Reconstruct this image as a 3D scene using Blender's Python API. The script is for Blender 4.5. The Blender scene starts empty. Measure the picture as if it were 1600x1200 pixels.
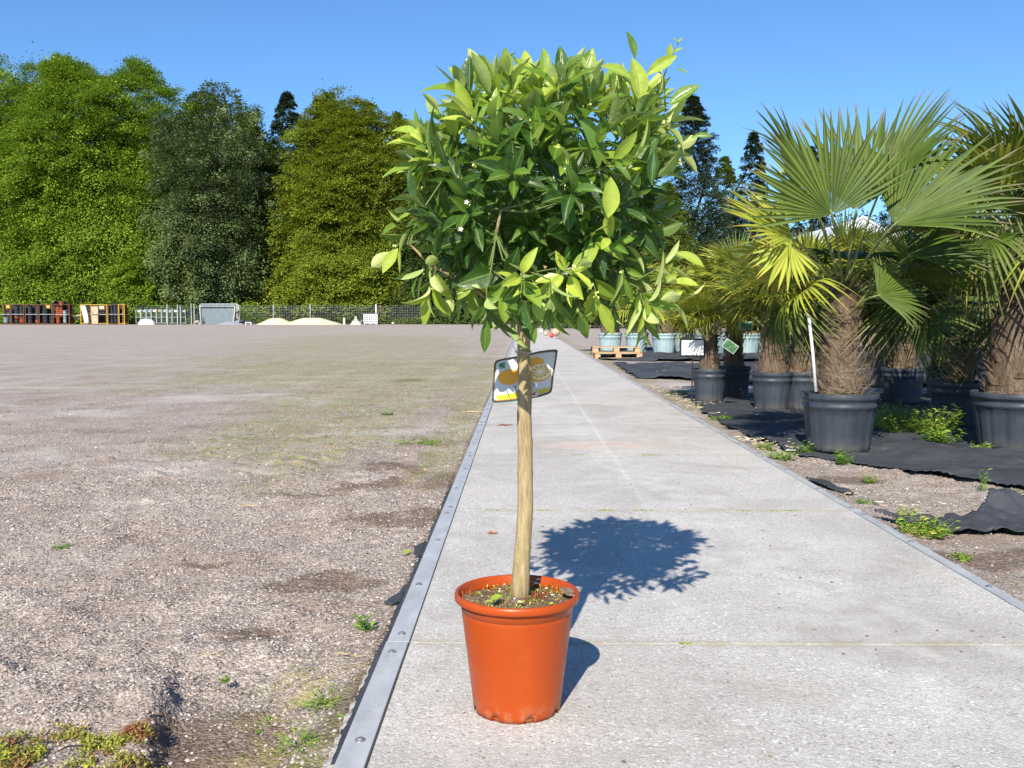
import bpy, math, random
import numpy as np
from mathutils import Vector, Matrix

SC = bpy.context.scene
COL = SC.collection
# ------------------------------------------------------------------ camera
FPX, CH, PITCH, YAW = 1500.0, 0.9735, 0.0681, 0.01087
cam_d = bpy.data.cameras.new('camera')
cam = bpy.data.objects.new('camera', cam_d); COL.objects.link(cam)
cam_d.sensor_width = 36.0
cam_d.lens = 36.0 * FPX / 1600.0
cam_d.clip_start = 0.05
cam_d.clip_end = 3000
cam.location = (0, 0, CH)
cam.rotation_euler = (math.pi / 2 - PITCH, 0, YAW)
SC.camera = cam
# ------------------------------------------------------------------ light
SUN_TRAVEL = Vector((0.29, 1.35, -1.0)).normalized()
w = bpy.data.worlds.new('World'); SC.world = w; w.use_nodes = True
nt = w.node_tree; bg = nt.nodes['Background']
sky = nt.nodes.new('ShaderNodeTexSky'); sky.sky_type = 'NISHITA'; sky.sun_disc = False
sky.sun_elevation = math.asin(-SUN_TRAVEL.z)
sky.sun_rotation = math.atan2(-SUN_TRAVEL.x, -SUN_TRAVEL.y)
sky.altitude = 300; sky.air_density = 1.0; sky.dust_density = 0.2; sky.ozone_density = 3.0
tint = nt.nodes.new('ShaderNodeMix'); tint.data_type = 'RGBA'; tint.blend_type = 'MULTIPLY'; tint.inputs[0].default_value = 1.0
tint.inputs[7].default_value = (0.73, 1.06, 1.38, 1)      # the camera's saturated rendering of a clear sky
nt.links.new(sky.outputs[0], tint.inputs[6]); nt.links.new(tint.outputs[2], bg.inputs[0]); bg.inputs[1].default_value = 0.075
sd = bpy.data.lights.new('sun', 'SUN'); sd.energy = 5.0; sd.angle = math.radians(0.53); sd.color = (1, 0.92, 0.795)
so = bpy.data.objects.new('sun', sd); COL.objects.link(so)
so.rotation_euler = SUN_TRAVEL.to_track_quat('-Z', 'Y').to_euler(); so.location = (-5, -15, 12)
vs = SC.view_settings
vs.view_transform = 'Standard'; vs.look = 'None'; vs.gamma = 1.0; vs.exposure = 0.68
SC.display_settings.display_device = 'sRGB'
SC.render.resolution_x, SC.render.resolution_y = 1024, 768
SC.cycles.max_bounces = 6; SC.cycles.transparent_max_bounces = 4
# ------------------------------------------------------------------ pixel helpers (photo pixels -> world)
def ray(px, py):
    u, v = (px - 800) / FPX, (600 - py) / FPX
    cp, sp = math.cos(PITCH), math.sin(PITCH)
    y, z = cp + v * sp, -sp + v * cp
    x = u
    c, s = math.cos(YAW), math.sin(YAW)
    return Vector((x * c - y * s, x * s + y * c, z))
def P(px, py, Y):                                   # the point at distance Y seen at that pixel
    r = ray(px, py); t = Y / r.y
    return Vector((r.x * t, Y, CH + r.z * t))
def G(px, py, z=0.0):
    r = ray(px, py); t = (z - CH) / r.z
    return Vector((r.x * t, r.y * t, z))
# ------------------------------------------------------------------ noise
def _h(ix, iy, seed):
    n = (ix.astype(np.int64) * 374761393 + iy.astype(np.int64) * 668265263 + seed * 1274126177) & 0xffffffff
    n = ((n ^ (n >> 13)) * 1274126177) & 0xffffffff
    return ((n ^ (n >> 16)) & 0xffff) / 65535.0
def vnoise(x, y, seed=0):
    x = np.asarray(x, float); y = np.asarray(y, float)
    ix, iy = np.floor(x), np.floor(y); fx, fy = x - ix, y - iy
    fx = fx * fx * (3 - 2 * fx); fy = fy * fy * (3 - 2 * fy)
    a, b = _h(ix, iy, seed), _h(ix + 1, iy, seed); c, d = _h(ix, iy + 1, seed), _h(ix + 1, iy + 1, seed)
    return (a * (1 - fx) + b * fx) * (1 - fy) + (c * (1 - fx) + d * fx) * fy
def fbm(x, y, oct=4, seed=0):
    r = 0; amp = 0.5
    for k in range(oct):
        r = r + amp * vnoise(np.asarray(x) * 2 ** k, np.asarray(y) * 2 ** k, seed + k * 17); amp *= 0.5
    return r / (1 - 0.5 ** oct)
def sstep(a, b, x):
    t = np.clip((np.asarray(x, float) - a) / (b - a), 0, 1); return t * t * (3 - 2 * t)
# ------------------------------------------------------------------ mesh builder
class MB:
    def __init__(s): s.v = []; s.f = []; s.lc = []; s.mi = []; s.n = 0
    def add(s, v, f, lc=None, mi=0):
        v = np.asarray(v, float).reshape(-1, 3); f = np.asarray(f, int)
        if f.size == 0: return s
        s.v.append(v); s.f.append(f + s.n); s.mi.append(mi)
        s.lc.append(np.zeros((len(v), 3)) if lc is None else np.asarray(lc, float).reshape(-1, 3))
        s.n += len(v); return s
    def box(s, c, d, R=None, mi=0):
        x, y, z = d[0] / 2, d[1] / 2, d[2] / 2
        v = np.array([[-x, -y, -z], [x, -y, -z], [x, y, -z], [-x, y, -z], [-x, -y, z], [x, -y, z], [x, y, z], [-x, y, z]])
        if R is not None: v = v @ np.array(R).T
        return s.add(v + np.array(c), [[0, 3, 2, 1], [4, 5, 6, 7], [0, 1, 5, 4], [1, 2, 6, 5], [2, 3, 7, 6], [3, 0, 4, 7]], mi=mi)
    def bar(s, a, b, wd, th=None, mi=0):             # square bar from a to b
        a, b = Vector(a), Vector(b); d = b - a
        R = d.to_track_quat('Z', 'Y').to_matrix()
        return s.box((a + b) / 2, (wd, th or wd, d.length), R, mi)
    def tube(s, pts, rad, n=8, caps=True, mi=0, lc=None, rnd=0.0):
        pts = [Vector(p) for p in pts]; m = len(pts)
        if not hasattr(rad, '__len__'): rad = [rad] * m
        V = []; L = []; up = None
        for i, p in enumerate(pts):
            d = (pts[min(i + 1, m - 1)] - pts[max(i - 1, 0)]).normalized()
            if up is None: up = d.orthogonal().normalized()
            up = (up - d * up.dot(d)).normalized(); sd_ = d.cross(up)
            for k in range(n):
                a = 2 * math.pi * k / n
                V.append(p + (up * math.cos(a) + sd_ * math.sin(a)) * rad[i]); L.append((i / max(m - 1, 1), k / n, rnd))
        F = [[i * n + k, i * n + (k + 1) % n, (i + 1) * n + (k + 1) % n, (i + 1) * n + k] for i in range(m - 1) for k in range(n)]
        s.add([tuple(v) for v in V], F, L, mi)
        if caps:
            o = s.n - len(V)
            for base, rev in ((0, True), ((m - 1) * n, False)):
                idx = [o + base + k for k in range(n)]
                if rev: idx = idx[::-1]
                s.v.append(np.zeros((0, 3))); s.lc.append(np.zeros((0, 3)))
                s.f.append(np.array([idx])); s.mi.append(mi)
        return s
    def lathe(s, prof, n=48, c=(0, 0, 0), mi=0, mod=None):
        V = []
        for r, z in prof:
            for k in range(n):
                a = 2 * math.pi * k / n; rr = r if mod is None else mod(r, z, a)
                V.append((c[0] + rr * math.cos(a), c[1] + rr * math.sin(a), c[2] + z))
        m = len(prof)
        F = [[i * n + k, i * n + (k + 1) % n, (i + 1) * n + (k + 1) % n, (i + 1) * n + k] for i in range(m - 1) for k in range(n)]
        return s.add(V, F, None, mi)
    def ball(s, c, r, n=10, m=6, lc=None, sq=(1, 1, 1), mi=0):
        V = [(c[0] + r * sq[0] * math.sin(math.pi * j / m) * math.cos(2 * math.pi * k / n), c[1] + r * sq[1] * math.sin(math.pi * j / m) * math.sin(2 * math.pi * k / n), c[2] - r * sq[2] * math.cos(math.pi * j / m)) for j in range(m + 1) for k in range(n)]
        F = [[j * n + k, j * n + (k + 1) % n, (j + 1) * n + (k + 1) % n, (j + 1) * n + k] for j in range(m) for k in range(n)]
        return s.add(V, F, None if lc is None else [lc] * len(V), mi)
    def prism(s, poly, y0, y1, mi=0):                # polygon in xz, extruded along y (counter-clockwise seen from -y)
        n = len(poly)
        V = [(p[0], y0, p[1]) for p in poly] + [(p[0], y1, p[1]) for p in poly]
        o = s.n
        s.add(V, [[i, i + n, (i + 1) % n + n, (i + 1) % n] for i in range(n)], None, mi)
        for idx in ([o + i for i in range(n)], [o + n + i for i in range(n)][::-1]):
            s.v.append(np.zeros((0, 3))); s.lc.append(np.zeros((0, 3))); s.f.append(np.array([idx])); s.mi.append(mi)
        return s
    def mesh(s, name, mats, smooth=True):
        me = bpy.data.meshes.new(name)
        V = np.concatenate(s.v) if s.v else np.zeros((0, 3)); LC = np.concatenate(s.lc)
        me.vertices.add(len(V)); me.vertices.foreach_set('co', V.ravel().astype(np.float32))
        lv = np.concatenate([f.ravel() for f in s.f]); tot = np.concatenate([np.full(len(f), f.shape[1]) for f in s.f])
        st = np.concatenate([[0], np.cumsum(tot)[:-1]]); mi = np.concatenate([np.full(len(f), m) for f, m in zip(s.f, s.mi)])
        me.loops.add(len(lv)); me.loops.foreach_set('vertex_index', lv.astype(np.int32))
        me.polygons.add(len(tot)); me.polygons.foreach_set('loop_start', st.astype(np.int32)); me.polygons.foreach_set('loop_total', tot.astype(np.int32))
        me.polygons.foreach_set('material_index', mi.astype(np.int32))
        me.polygons.foreach_set('use_smooth', np.full(len(tot), smooth))
        at = me.attributes.new('lc', 'FLOAT_VECTOR', 'POINT'); at.data.foreach_set('vector', LC.ravel().astype(np.float32))
        me.update(calc_edges=True)
        for m in (mats if isinstance(mats, (list, tuple)) else [mats]): me.materials.append(m)
        return me
    def build(s, name, mats, parent=None, loc=(0, 0, 0), rotz=0, smooth=True, sharp=None):
        me = s.mesh(name, mats, smooth)
        o = bpy.data.objects.new(name, me); COL.objects.link(o)
        o.location = loc; o.rotation_euler = (0, 0, rotz)
        if parent is not None: o.parent = parent
        if sharp is not None and smooth:
            me.set_sharp_from_angle(angle=math.radians(sharp))
        return o
def tag(o, label=None, cat=None, group=None, kind=None):
    if label: o['label'] = label
    if cat: o['category'] = cat
    if group: o['group'] = group
    if kind: o['kind'] = kind
    return o
def empty(name, loc, label, cat, group=None, rotz=0):
    o = bpy.data.objects.new(name, None); COL.objects.link(o); o.empty_display_size = 0.1
    o.location = loc; o.rotation_euler = (0, 0, rotz)
    return tag(o, label, cat, group)
def copy_tree(o, parent=None):
    c = o.copy(); COL.objects.link(c)
    if parent is not None: c.parent = parent
    for ch in list(o.children): copy_tree(ch, c)
    return c
def unit(a): return a / np.maximum(np.linalg.norm(a, axis=-1, keepdims=True), 1e-9)
def scatter(tv, tf, X, Z, Pn, S, tlc=None, rnd=None):
    X = unit(np.asarray(X, float)); Z = np.asarray(Z, float)
    Z = unit(Z - X * (Z * X).sum(-1, keepdims=True)); Y = np.cross(Z, X)
    S = np.asarray(S, float)
    if S.ndim == 1: S = np.repeat(S[:, None], 3, 1)
    n, m = len(X), len(tv)
    t = tv[None, :, :] * S[:, None, :]
    V = t[..., 0:1] * X[:, None] + t[..., 1:2] * Y[:, None] + t[..., 2:3] * Z[:, None] + np.asarray(Pn)[:, None]
    F = tf[None] + (np.arange(n) * m)[:, None, None]
    lc = np.zeros((n, m, 3))
    if tlc is not None: lc[:, :, :] = tlc[None]
    if rnd is not None: lc[:, :, 2] = np.asarray(rnd)[:, None]
    return V.reshape(-1, 3), F.reshape(-1, tf.shape[1]), lc.reshape(-1, 3)
# ------------------------------------------------------------------ shader helper
class S:
    def __init__(s, name, rough=0.6, spec=0.5, metal=0.0):
        s.m = bpy.data.materials.new(name); s.m.use_nodes = True; s.t = s.m.node_tree
        s.b = s.t.nodes['Principled BSDF']; s.out = s.t.nodes['Material Output']
        s.b.inputs['Roughness'].default_value = rough; s.b.inputs['Specular IOR Level'].default_value = spec
        s.b.inputs['Metallic'].default_value = metal
    def nd(s, t, **k):
        n = s.t.nodes.new(t)
        for a, b in k.items(): setattr(n, a, b)
        return n
    def put(s, sock, v):
        if isinstance(v, bpy.types.NodeSocket): s.t.links.new(v, sock)
        elif isinstance(v, (tuple, list)) and len(v) == 3 and sock.type == 'RGBA': sock.default_value = (*v, 1)
        else: sock.default_value = v
    def obj(s): return s.nd('ShaderNodeTexCoord').outputs['Object']
    def att(s, name='lc'):
        a = s.nd('ShaderNodeAttribute', attribute_name=name)
        x = s.nd('ShaderNodeSeparateXYZ'); s.put(x.inputs[0], a.outputs['Vector']); return x.outputs
    def xyz(s, v):
        x = s.nd('ShaderNodeSeparateXYZ'); s.put(x.inputs[0], v); return x.outputs
    def scalev(s, v, k):
        m = s.nd('ShaderNodeMapping'); s.put(m.inputs[0], v); m.inputs['Scale'].default_value = k; return m.outputs[0]
    def noise(s, sc, det=3, v=None, rough=0.55, dist=0.0):
        n = s.nd('ShaderNodeTexNoise'); s.put(n.inputs['Vector'], v if v is not None else s.obj())
        n.inputs['Scale'].default_value = sc; n.inputs['Detail'].default_value = det; n.inputs['Roughness'].default_value = rough
        n.inputs['Distortion'].default_value = dist; return n.outputs['Fac']
    def vor(s, sc, v=None, feat='F1', rnd=1.0):
        n = s.nd('ShaderNodeTexVoronoi', feature=feat); s.put(n.inputs['Vector'], v if v is not None else s.obj())
        n.inputs['Scale'].default_value = sc; n.inputs['Randomness'].default_value = rnd; return n.outputs
    def math(s, op, a, b=0.0, c=None, clamp=False):
        n = s.nd('ShaderNodeMath', operation=op, use_clamp=clamp); s.put(n.inputs[0], a); s.put(n.inputs[1], b)
        if c is not None: s.put(n.inputs[2], c)
        return n.outputs[0]
    def mix(s, f, a, b, mode='MIX'):
        n = s.nd('ShaderNodeMix', data_type='RGBA', blend_type=mode); s.put(n.inputs[0], f); s.put(n.inputs[6], a); s.put(n.inputs[7], b); return n.outputs[2]
    def ramp(s, f, st, interp='LINEAR'):
        n = s.nd('ShaderNodeValToRGB'); s.put(n.inputs[0], f); r = n.color_ramp; r.interpolation = interp
        while len(r.elements) < len(st): r.elements.new(0.5)
        for e, (p, c) in zip(r.elements, st):
            e.position = p; e.color = (*c, 1) if isinstance(c, (tuple, list)) else (c, c, c, 1)
        return n.outputs[0]
    def mr(s, v, a, b, c=0.0, d=1.0):
        n = s.nd('ShaderNodeMapRange'); s.put(n.inputs[0], v)
        for i, x in enumerate((a, b, c, d)): n.inputs[i + 1].default_value = x
        return n.outputs[0]
    def bump(s, h, st=0.5, dist=0.01):
        n = s.nd('ShaderNodeBump'); s.put(n.inputs['Height'], h); n.inputs['Strength'].default_value = st; n.inputs['Distance'].default_value = dist
        s.put(s.b.inputs['Normal'], n.outputs[0]); return n.outputs[0]
    def col(s, c): s.put(s.b.inputs['Base Color'], c); return s
    def rough(s, r): s.put(s.b.inputs['Roughness'], r); return s
    def transl(s, c, f):                              # leaf light coming through
        t = s.nd('ShaderNodeBsdfTranslucent'); s.put(t.inputs[0], c)
        m = s.nd('ShaderNodeMixShader'); m.inputs[0].default_value = f
        s.t.links.new(s.b.outputs[0], m.inputs[1]); s.t.links.new(t.outputs[0], m.inputs[2]); s.t.links.new(m.outputs[0], s.out.inputs[0])
        return s
def simple(name, c, rough=0.6, var=0.25, sc=20, spec=0.4, metal=0.0, bump=0.0, bsc=60):
    s = S(name, rough, spec, metal)
    d = tuple(x * (1 - var) for x in c); l = tuple(min(1, x * (1 + var)) for x in c)
    s.col(s.ramp(s.noise(sc, 4), [(0.3, d), (0.7, l)]))
    if bump: s.bump(s.noise(bsc, 4), bump, 0.01)
    return s.m
# ================================================================== GROUND
XL, XR, SY0 = -0.341, 1.717, 2.825                  # slab edges and first joint
STRIP = 0.068
soil_spots = [(G(565, 745), .55, .34), (G(470, 760), .5, .12), (G(340, 1110), .21, .28), (G(385, 975), .10, .08), (G(610, 720), .3, .3), (G(500, 900), .35, .12), (G(420, 1180), .2, .1), (G(560, 1080), .08, .3), (G(330, 870), .25, .06), (G(660, 800), .12, .5), (G(690, 745), .2, .35), (G(640, 590), .3, .7), (G(1530, 860), .55, .25), (G(1330, 740), .3, .2), (G(600, 800), .25, .2), (G(190, 1180), .3, .05), (G(520, 885), .2, .1)]
def soil_mask(x, y):
    m = np.zeros_like(x)
    for c, a, b in soil_spots:
        d = ((x - c.x) / a) ** 2 + ((y - c.y) / b) ** 2
        m = np.maximum(m, np.exp(-d * 1.2))
    n = fbm(x * 3.1, y * 3.1, 4, 5)
    return np.clip((m + (n - .5) * 1.5 - .30) * 1.7, 0, 1)
def moss_mask(x, y):
    pc = G(560, 600); b1 = np.exp(-(((x - pc.x + (y - pc.y) * .10) / 1.3) ** 2) - (((y - pc.y) / 8) ** 2))
    b2 = np.exp(-(((x + .62) / .25) ** 2)) * sstep(4.5, 6.5, y) * (1 - sstep(12, 40, y))
    b5 = np.exp(-(((x + 1.9) / 1.2) ** 2)) * sstep(5.5, 8, y) * (1 - sstep(13, 20, y)) * .9; b3 = np.exp(-(((x + .55) / .22) ** 2)) * sstep(1.5, 2, y) * (1 - sstep(2.6, 3.2, y)) * .8
    b4 = np.exp(-(((x - 2.0) / .3) ** 2)) * sstep(6, 9, y) * .7
    far = sstep(9, 16, y) * (1 - sstep(45, 70, y)) * np.exp(-(((x + 3.5 + (y - 20) * .16) / (3 + y * .05)) ** 2)) * 1.0
    n = fbm(x * 1.3, y * .7, 4, 31)
    return np.clip((np.maximum.reduce([b5, b1, b2, b3, b4, far]) * 1.1 + (n - .5) * 1.1 - .28) * 1.8, 0, 1)
pit = G(345, 1105)
clods = np.random.default_rng(12); CL = [(clods.uniform(-3.2, -.5), clods.uniform(1.9, 7.5), clods.uniform(.03, .10), clods.uniform(-.022, .030)) for _ in range(200)]
def ground_z(x, y):
    x = np.asarray(x, float); y = np.asarray(y, float)
    near = 1 - sstep(9, 22, y)
    z = -0.045 + (fbm(x * 1.1, y * 1.1, 4, 3) - .5) * .06 * near + (fbm(x * 7, y * 7, 3, 9) - .5) * .040 * near
    d = ((x - pit.x) / .30) ** 2 + ((y - pit.y) / .42) ** 2
    edge = sstep(-.19, -.14, (x - pit.x) + (y - pit.y) * .25 + (fbm(x * 9, y * 9, 3, 77) - .5) * .10)
    z = z - .05 * np.exp(-d * d) * edge + .022 * np.exp(-(((x - pit.x + .20 + (y - pit.y) * .25) / .05) ** 2) - (((y - pit.y) / .30) ** 2))
    for cx_, cy_, cr_, ch_ in CL: z = z + ch_ * np.exp(-(((x - cx_) / cr_) ** 2) - (((y - cy_) / (cr_ * .8)) ** 2))
    c = G(612, 742); z = z + .035 * np.exp(-(((x - c.x) / .045) ** 2) - (((y - c.y) / .10) ** 2))
    c = G(520, 810); z = z + .03 * np.exp(-(((x - c.x) / .2) ** 2) - (((y - c.y) / .25) ** 2))
    c = G(300, 850); z = z + .025 * np.exp(-(((x - c.x) / .5) ** 2) - (((y - c.y) / .2) ** 2))
    z = z + (fbm(x * 22, y * 22, 2, 41) - .5) * .026 * near * sstep(.45, .6, fbm(x * 2.5, y * 2.5, 2, 55))
    w_ = np.minimum(np.abs(x - (XL - STRIP)), np.abs(x - (XR + .01)))
    inside = (x > XL - STRIP - .02) & (x < XR + .03)
    z = z * sstep(0.0, .25, w_) + (-0.03) * (1 - sstep(0, .25, w_))
    z = np.where(inside, -.10, np.minimum(z, -.006 + .2 * sstep(.15, .4, w_)))
    return z + 0.30 * sstep(35, 112, y)
def lines(segs):
    out = []
    for a, b, st in segs: out += list(np.arange(a, b - 1e-6, st))
    return np.array(out + [segs[-1][1]])
def geo(a, b, d0, k=1.12):
    r = [a]; d = d0
    while r[-1] < b: r.append(r[-1] + d); d *= k
    return r[1:]
xs = np.array(sorted([-v for v in geo(3.0, 900, .03, 1.10)]) + list(np.arange(-3.0, XL - STRIP, .018)) + [XL - STRIP, XL, 0, .6, 1.2, XR + .012] + list(np.arange(XR + .03, 3.6, .03)) + geo(3.6, 900, .04, 1.12))
ys = np.array([-900, -200, -60, -20, -8, -3, 0, 1] + list(np.arange(1.5, 6.5, .018)) + geo(6.5, 1600, .02, 1.035))
GX, GY = np.meshgrid(xs, ys); GZ = ground_z(GX, GY)
nx, ny = len(xs), len(ys)
idx = np.arange(nx * ny).reshape(ny, nx)
F = np.stack([idx[:-1, :-1], idx[:-1, 1:], idx[1:, 1:], idx[1:, :-1]], -1).reshape(-1, 4)
LC = np.stack([soil_mask(GX, GY), moss_mask(GX, GY), np.zeros_like(GX)], -1)
s = S('gravel_ground', 0.9, 0.15)
o_ = s.obj(); a_ = s.att()
v1 = s.vor(95, o_); v2 = s.vor(210, o_)
cell = s.ramp(s.xyz(v1['Color'])[0], [(0, (.15, .12, .10)), (.35, (.27, .22, .185)), (.7, (.38, .32, .275)), (.93, (.50, .44, .385)), (1, (.64, .58, .52))])
cell2 = s.ramp(s.xyz(v2['Color'])[1], [(0, (.18, .15, .13)), (.5, (.34, .29, .26)), (1, (.56, .50, .45))])
c0 = s.mix(s.ramp(s.noise(30, 2, o_), [(.4, 0), (.6, 1)]), cell, cell2)
dry = s.noise(0.5, 5, s.scalev(o_, (1, .45, 1)), .6, .4)
c0 = s.mix(s.mr(dry, .5, .72, 0, .5), c0, (.50, .44, .385))
c0 = s.mix(s.mr(s.noise(1.7, 5, o_), .46, .66, 0, .7), c0, (.235, .175, .135))
tr = s.nd('ShaderNodeTexWave', wave_type='BANDS', bands_direction='X'); s.put(tr.inputs[0], s.scalev(o_, (1, .12, 1)))
tr.inputs['Scale'].default_value = .33; tr.inputs['Distortion'].default_value = 3.0; tr.inputs['Detail'].default_value = 3
yy = s.xyz(o_)[1]
trf = s.math('MULTIPLY', s.mr(tr.outputs[1], .6, .95, 0, .18), s.mr(yy, 7, 14, 0, 1))
c0 = s.mix(trf, c0, (.60, .56, .53))
c0 = s.mix(s.math('MULTIPLY', s.mr(s.noise(.8, 4, s.scalev(o_, (.45, 1, 1)), .6, .5), .52, .68, 0, .6), s.mr(yy, 3.5, 6, 0, 1)), c0, (.58, .54, .50))
far_c = s.mix(s.noise(.25, 5, s.scalev(o_, (.5, 1, 1))), (.29, .245, .225), (.44, .39, .355))
far_c = s.mix(s.ramp(s.noise(9, 7, s.scalev(o_, (1, .55, 1)), .75), [(.36, 0), (.64, 1)]), s.mix(.45, far_c, (.20, .16, .14)), s.mix(.35, far_c, (.60, .55, .50)))
c0 = s.mix(s.mr(yy, 6, 30, 0, .72), c0, far_c)
c0 = s.mix(s.math('MULTIPLY', s.mr(s.vor(26, o_)['Distance'], .10, .26, .8, 0), s.mr(yy, 3, 7, .15, .6)), c0, (.19, .15, .125))
sm = s.math('MULTIPLY', s.mr(s.math('ADD', a_[0], s.math('MULTIPLY', s.math('SUBTRACT', s.noise(6, 7, o_, .72), .5), 2.2)), .30, .85, 0, .85), s.mr(s.noise(60, 3, o_), .3, .55, .45, 1))
c0 = s.mix(sm, c0, s.ramp(s.noise(90, 4, o_), [(.35, (.075, .048, .032)), (.7, (.21, .15, .105))]))
mm = s.math('MULTIPLY', a_[1], s.mr(s.noise(14, 5, o_, .7), .42, .6, 0, .8))
c0 = s.mix(mm, c0, s.ramp(s.noise(3, 3, o_), [(.35, (.16, .20, .045)), (.5, (.27, .25, .08)), (.7, (.36, .30, .13))]))
s.col(c0)
hh = s.math('ADD', s.math('MULTIPLY', s.math('SUBTRACT', 1, v1['Distance']), .7), s.math('MULTIPLY', s.noise(140, 3, o_), .6))
s.bump(s.math('ADD', hh, s.math('MULTIPLY', s.noise(26, 4, o_), 1.2)), .8, .010)
ground_m = s.m
gmb = MB(); gmb.add(np.stack([GX, GY, GZ], -1), F, LC)
tag(gmb.build('ground', ground_m), kind='structure')

# loose gravel lying on the ground near the camera
rng = np.random.default_rng(4)
ov = np.array([[1, 0, 0], [.3, .9, .1], [-.8, .5, 0], [-.7, -.6, .1], [.35, -.85, 0], [.1, .1, .62], [-.1, 0, -.5]])
of = np.array([[0, 1, 5], [1, 2, 5], [2, 3, 5], [3, 4, 5], [4, 0, 5]])
def stones(n, x0, x1, y0, y1, s0, s1, pw=1.0, test=None):
    x = rng.uniform(x0, x1, n); y = y0 + (y1 - y0) * rng.random(n) ** pw
    k = (np.abs((x - .02) / (y + .05)) < .62)
    k &= (x < XL - STRIP - .012) | (x > XR + .02)
    sm_ = soil_mask(x, y); k &= rng.random(n) > sm_ * .8
    x, y = x[k], y[k]; n = len(x); z = ground_z(x, y)
    sz = s0 + (s1 - s0) * rng.random(n) ** 3
    a = rng.uniform(0, 6.28, n)
    X = np.stack([np.cos(a), np.sin(a), rng.normal(0, .25, n)], -1); Z = np.stack([rng.normal(0, .3, n), rng.normal(0, .3, n), np.ones(n)], -1)
    S3 = np.stack([sz, sz * rng.uniform(.6, 1, n), sz * rng.uniform(.5, 1.1, n)], -1)
    return scatter(ov, of, X, Z, np.stack([x, y, z + sz * .22], -1), S3, None, rng.random(n))
s = S('gravel_stone', .85, .2)
r_ = s.att()[2]
s.col(s.mix(s.math('MULTIPLY', s.noise(300, 2), .4), s.ramp(r_, [(0, (.13, .10, .09)), (.3, (.27, .22, .20)), (.65, (.38, .325, .285)), (.93, (.49, .43, .385)), (1, (.74, .69, .62))]), (.33, .28, .25)))
stone_m = s.m
g = MB()
g.add(*stones(120000, -3.4, XL - .08, 1.7, 6.0, .0026, .0082, 1.3))
g.add(*stones(60000, -9, XL - .08, 4.5, 15, .004, .011, 1.5))
g.add(*stones(22000, XR + .03, 6.5, 3.2, 7.6, .004, .009, 1.0))
tag(g.build('gravel', stone_m, smooth=False), 'loose grey-brown crushed stone covering the yard on both sides of the concrete path', kind='stuff')

# ================================================================== PATH of 2 m slabs
s = S('concrete_slab', .85, .25)
o_ = s.obj(); v1 = s.vor(150, o_); v2 = s.vor(330, o_)
sx = s.xyz(v1['Color'])
c0 = s.ramp(sx[0], [(0, (.16, .15, .145)), (.12, (.33, .315, .30)), (.5, (.47, .455, .43)), (.85, (.56, .545, .515)), (.95, (.80, .785, .75)), (1, (.9, .88, .85))])
c1 = s.ramp(s.xyz(v2['Color'])[1], [(0, (.20, .185, .17)), (.2, (.40, .385, .36)), (.8, (.55, .535, .51)), (1, (.78, .76, .73))])
c0 = s.mix(s.ramp(s.noise(40, 3, o_), [(.4, 0), (.6, 1)]), c0, c1)
c0 = s.mix(.25, c0, (.50, .48, .44))
c0 = s.mix(s.mr(s.noise(1.1, 6, o_, .68, .8), .42, .66, 0, .55), c0, (.29, .27, .245))
c0 = s.mix(s.mr(s.noise(3.0, 6, s.scalev(o_, (1, .5, 1)), .7, .4), .54, .66, 0, .35), c0, (.30, .275, .235))
c0 = s.mix(s.mr(s.vor(9, o_)['Distance'], .02, .07, .55, 0), c0, (.24, .21, .17))
c0 = s.mix(s.mr(s.noise(4.5, 5, o_, .6), .55, .72, 0, .35), c0, (.66, .645, .61))
c0 = s.mix(s.mr(s.noise(2.1, 5, s.scalev(o_, (1, .6, 1)), .6), .60, .72, 0, .22), c0, (.50, .41, .27))
X_, Y_ = s.xyz(o_)[0], s.xyz(o_)[1]
# reddish spill on the fourth slab, seen between trunk and right edge
st = s.math('ADD', s.math('POWER', s.math('DIVIDE', s.math('SUBTRACT', X_, .62), .55), 2), s.math('POWER', s.math('DIVIDE', s.math('SUBTRACT', Y_, 7.35), .30), 2))
st = s.math('ADD', st, s.math('MULTIPLY', s.math('SUBTRACT', s.noise(5, 4, o_), .5), 2.2))
c0 = s.mix(s.mr(st, 1.1, .1, 0, .38), c0, (.66, .46, .33))
# pale scratched line running up the path
lx = s.math('SUBTRACT', s.math('ADD', X_, s.math('MULTIPLY', s.math('SUBTRACT', s.noise(.8, 2, o_), .5), .05)), .64)
ln = s.mr(s.math('ABSOLUTE', lx), .002, .028, 1, 0)
ln = s.math('MULTIPLY', ln, s.mr(s.noise(13, 5, o_, .7), .38, .68, 0, .48))
ln = s.math('MULTIPLY', ln, s.mr(Y_, 4.2, 6, .12, 1))
c0 = s.mix(ln, c0, (.78, .77, .74))
# second faint arc of tyre rub on the nearest slabs
lx = s.math('ABSOLUTE', s.math('SUBTRACT', s.math('SUBTRACT', X_, 1.02), s.math('MULTIPLY', s.math('SUBTRACT', Y_, 3.4), -.12)))
c0 = s.mix(s.math('MULTIPLY', s.mr(lx, .05, .4, 1, 0), s.mr(s.noise(7, 4, o_), .4, .65, 0, .28)), c0, (.70, .685, .66))
jy = s.math('ABSOLUTE', s.math('SUBTRACT', s.math('MODULO', s.math('ADD', Y_, 200 - SY0 + 1), 2.0), 1.0))
c0 = s.mix(s.math('MULTIPLY', s.mr(jy, 0, .05, 1, 0), s.mr(s.noise(6, 5, o_), .38, .62, .1, .8)), c0, (.34, .30, .20))
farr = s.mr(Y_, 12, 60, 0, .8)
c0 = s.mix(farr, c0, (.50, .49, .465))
s.col(c0)
s.bump(s.math('ADD', s.math('MULTIPLY', v1['Distance'], -.6), s.math('ADD', s.noise(260, 3, o_), s.noise(60, 3, o_))), .5, .004)
slab_m = s.m
pmb = MB()
gap = .005
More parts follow.
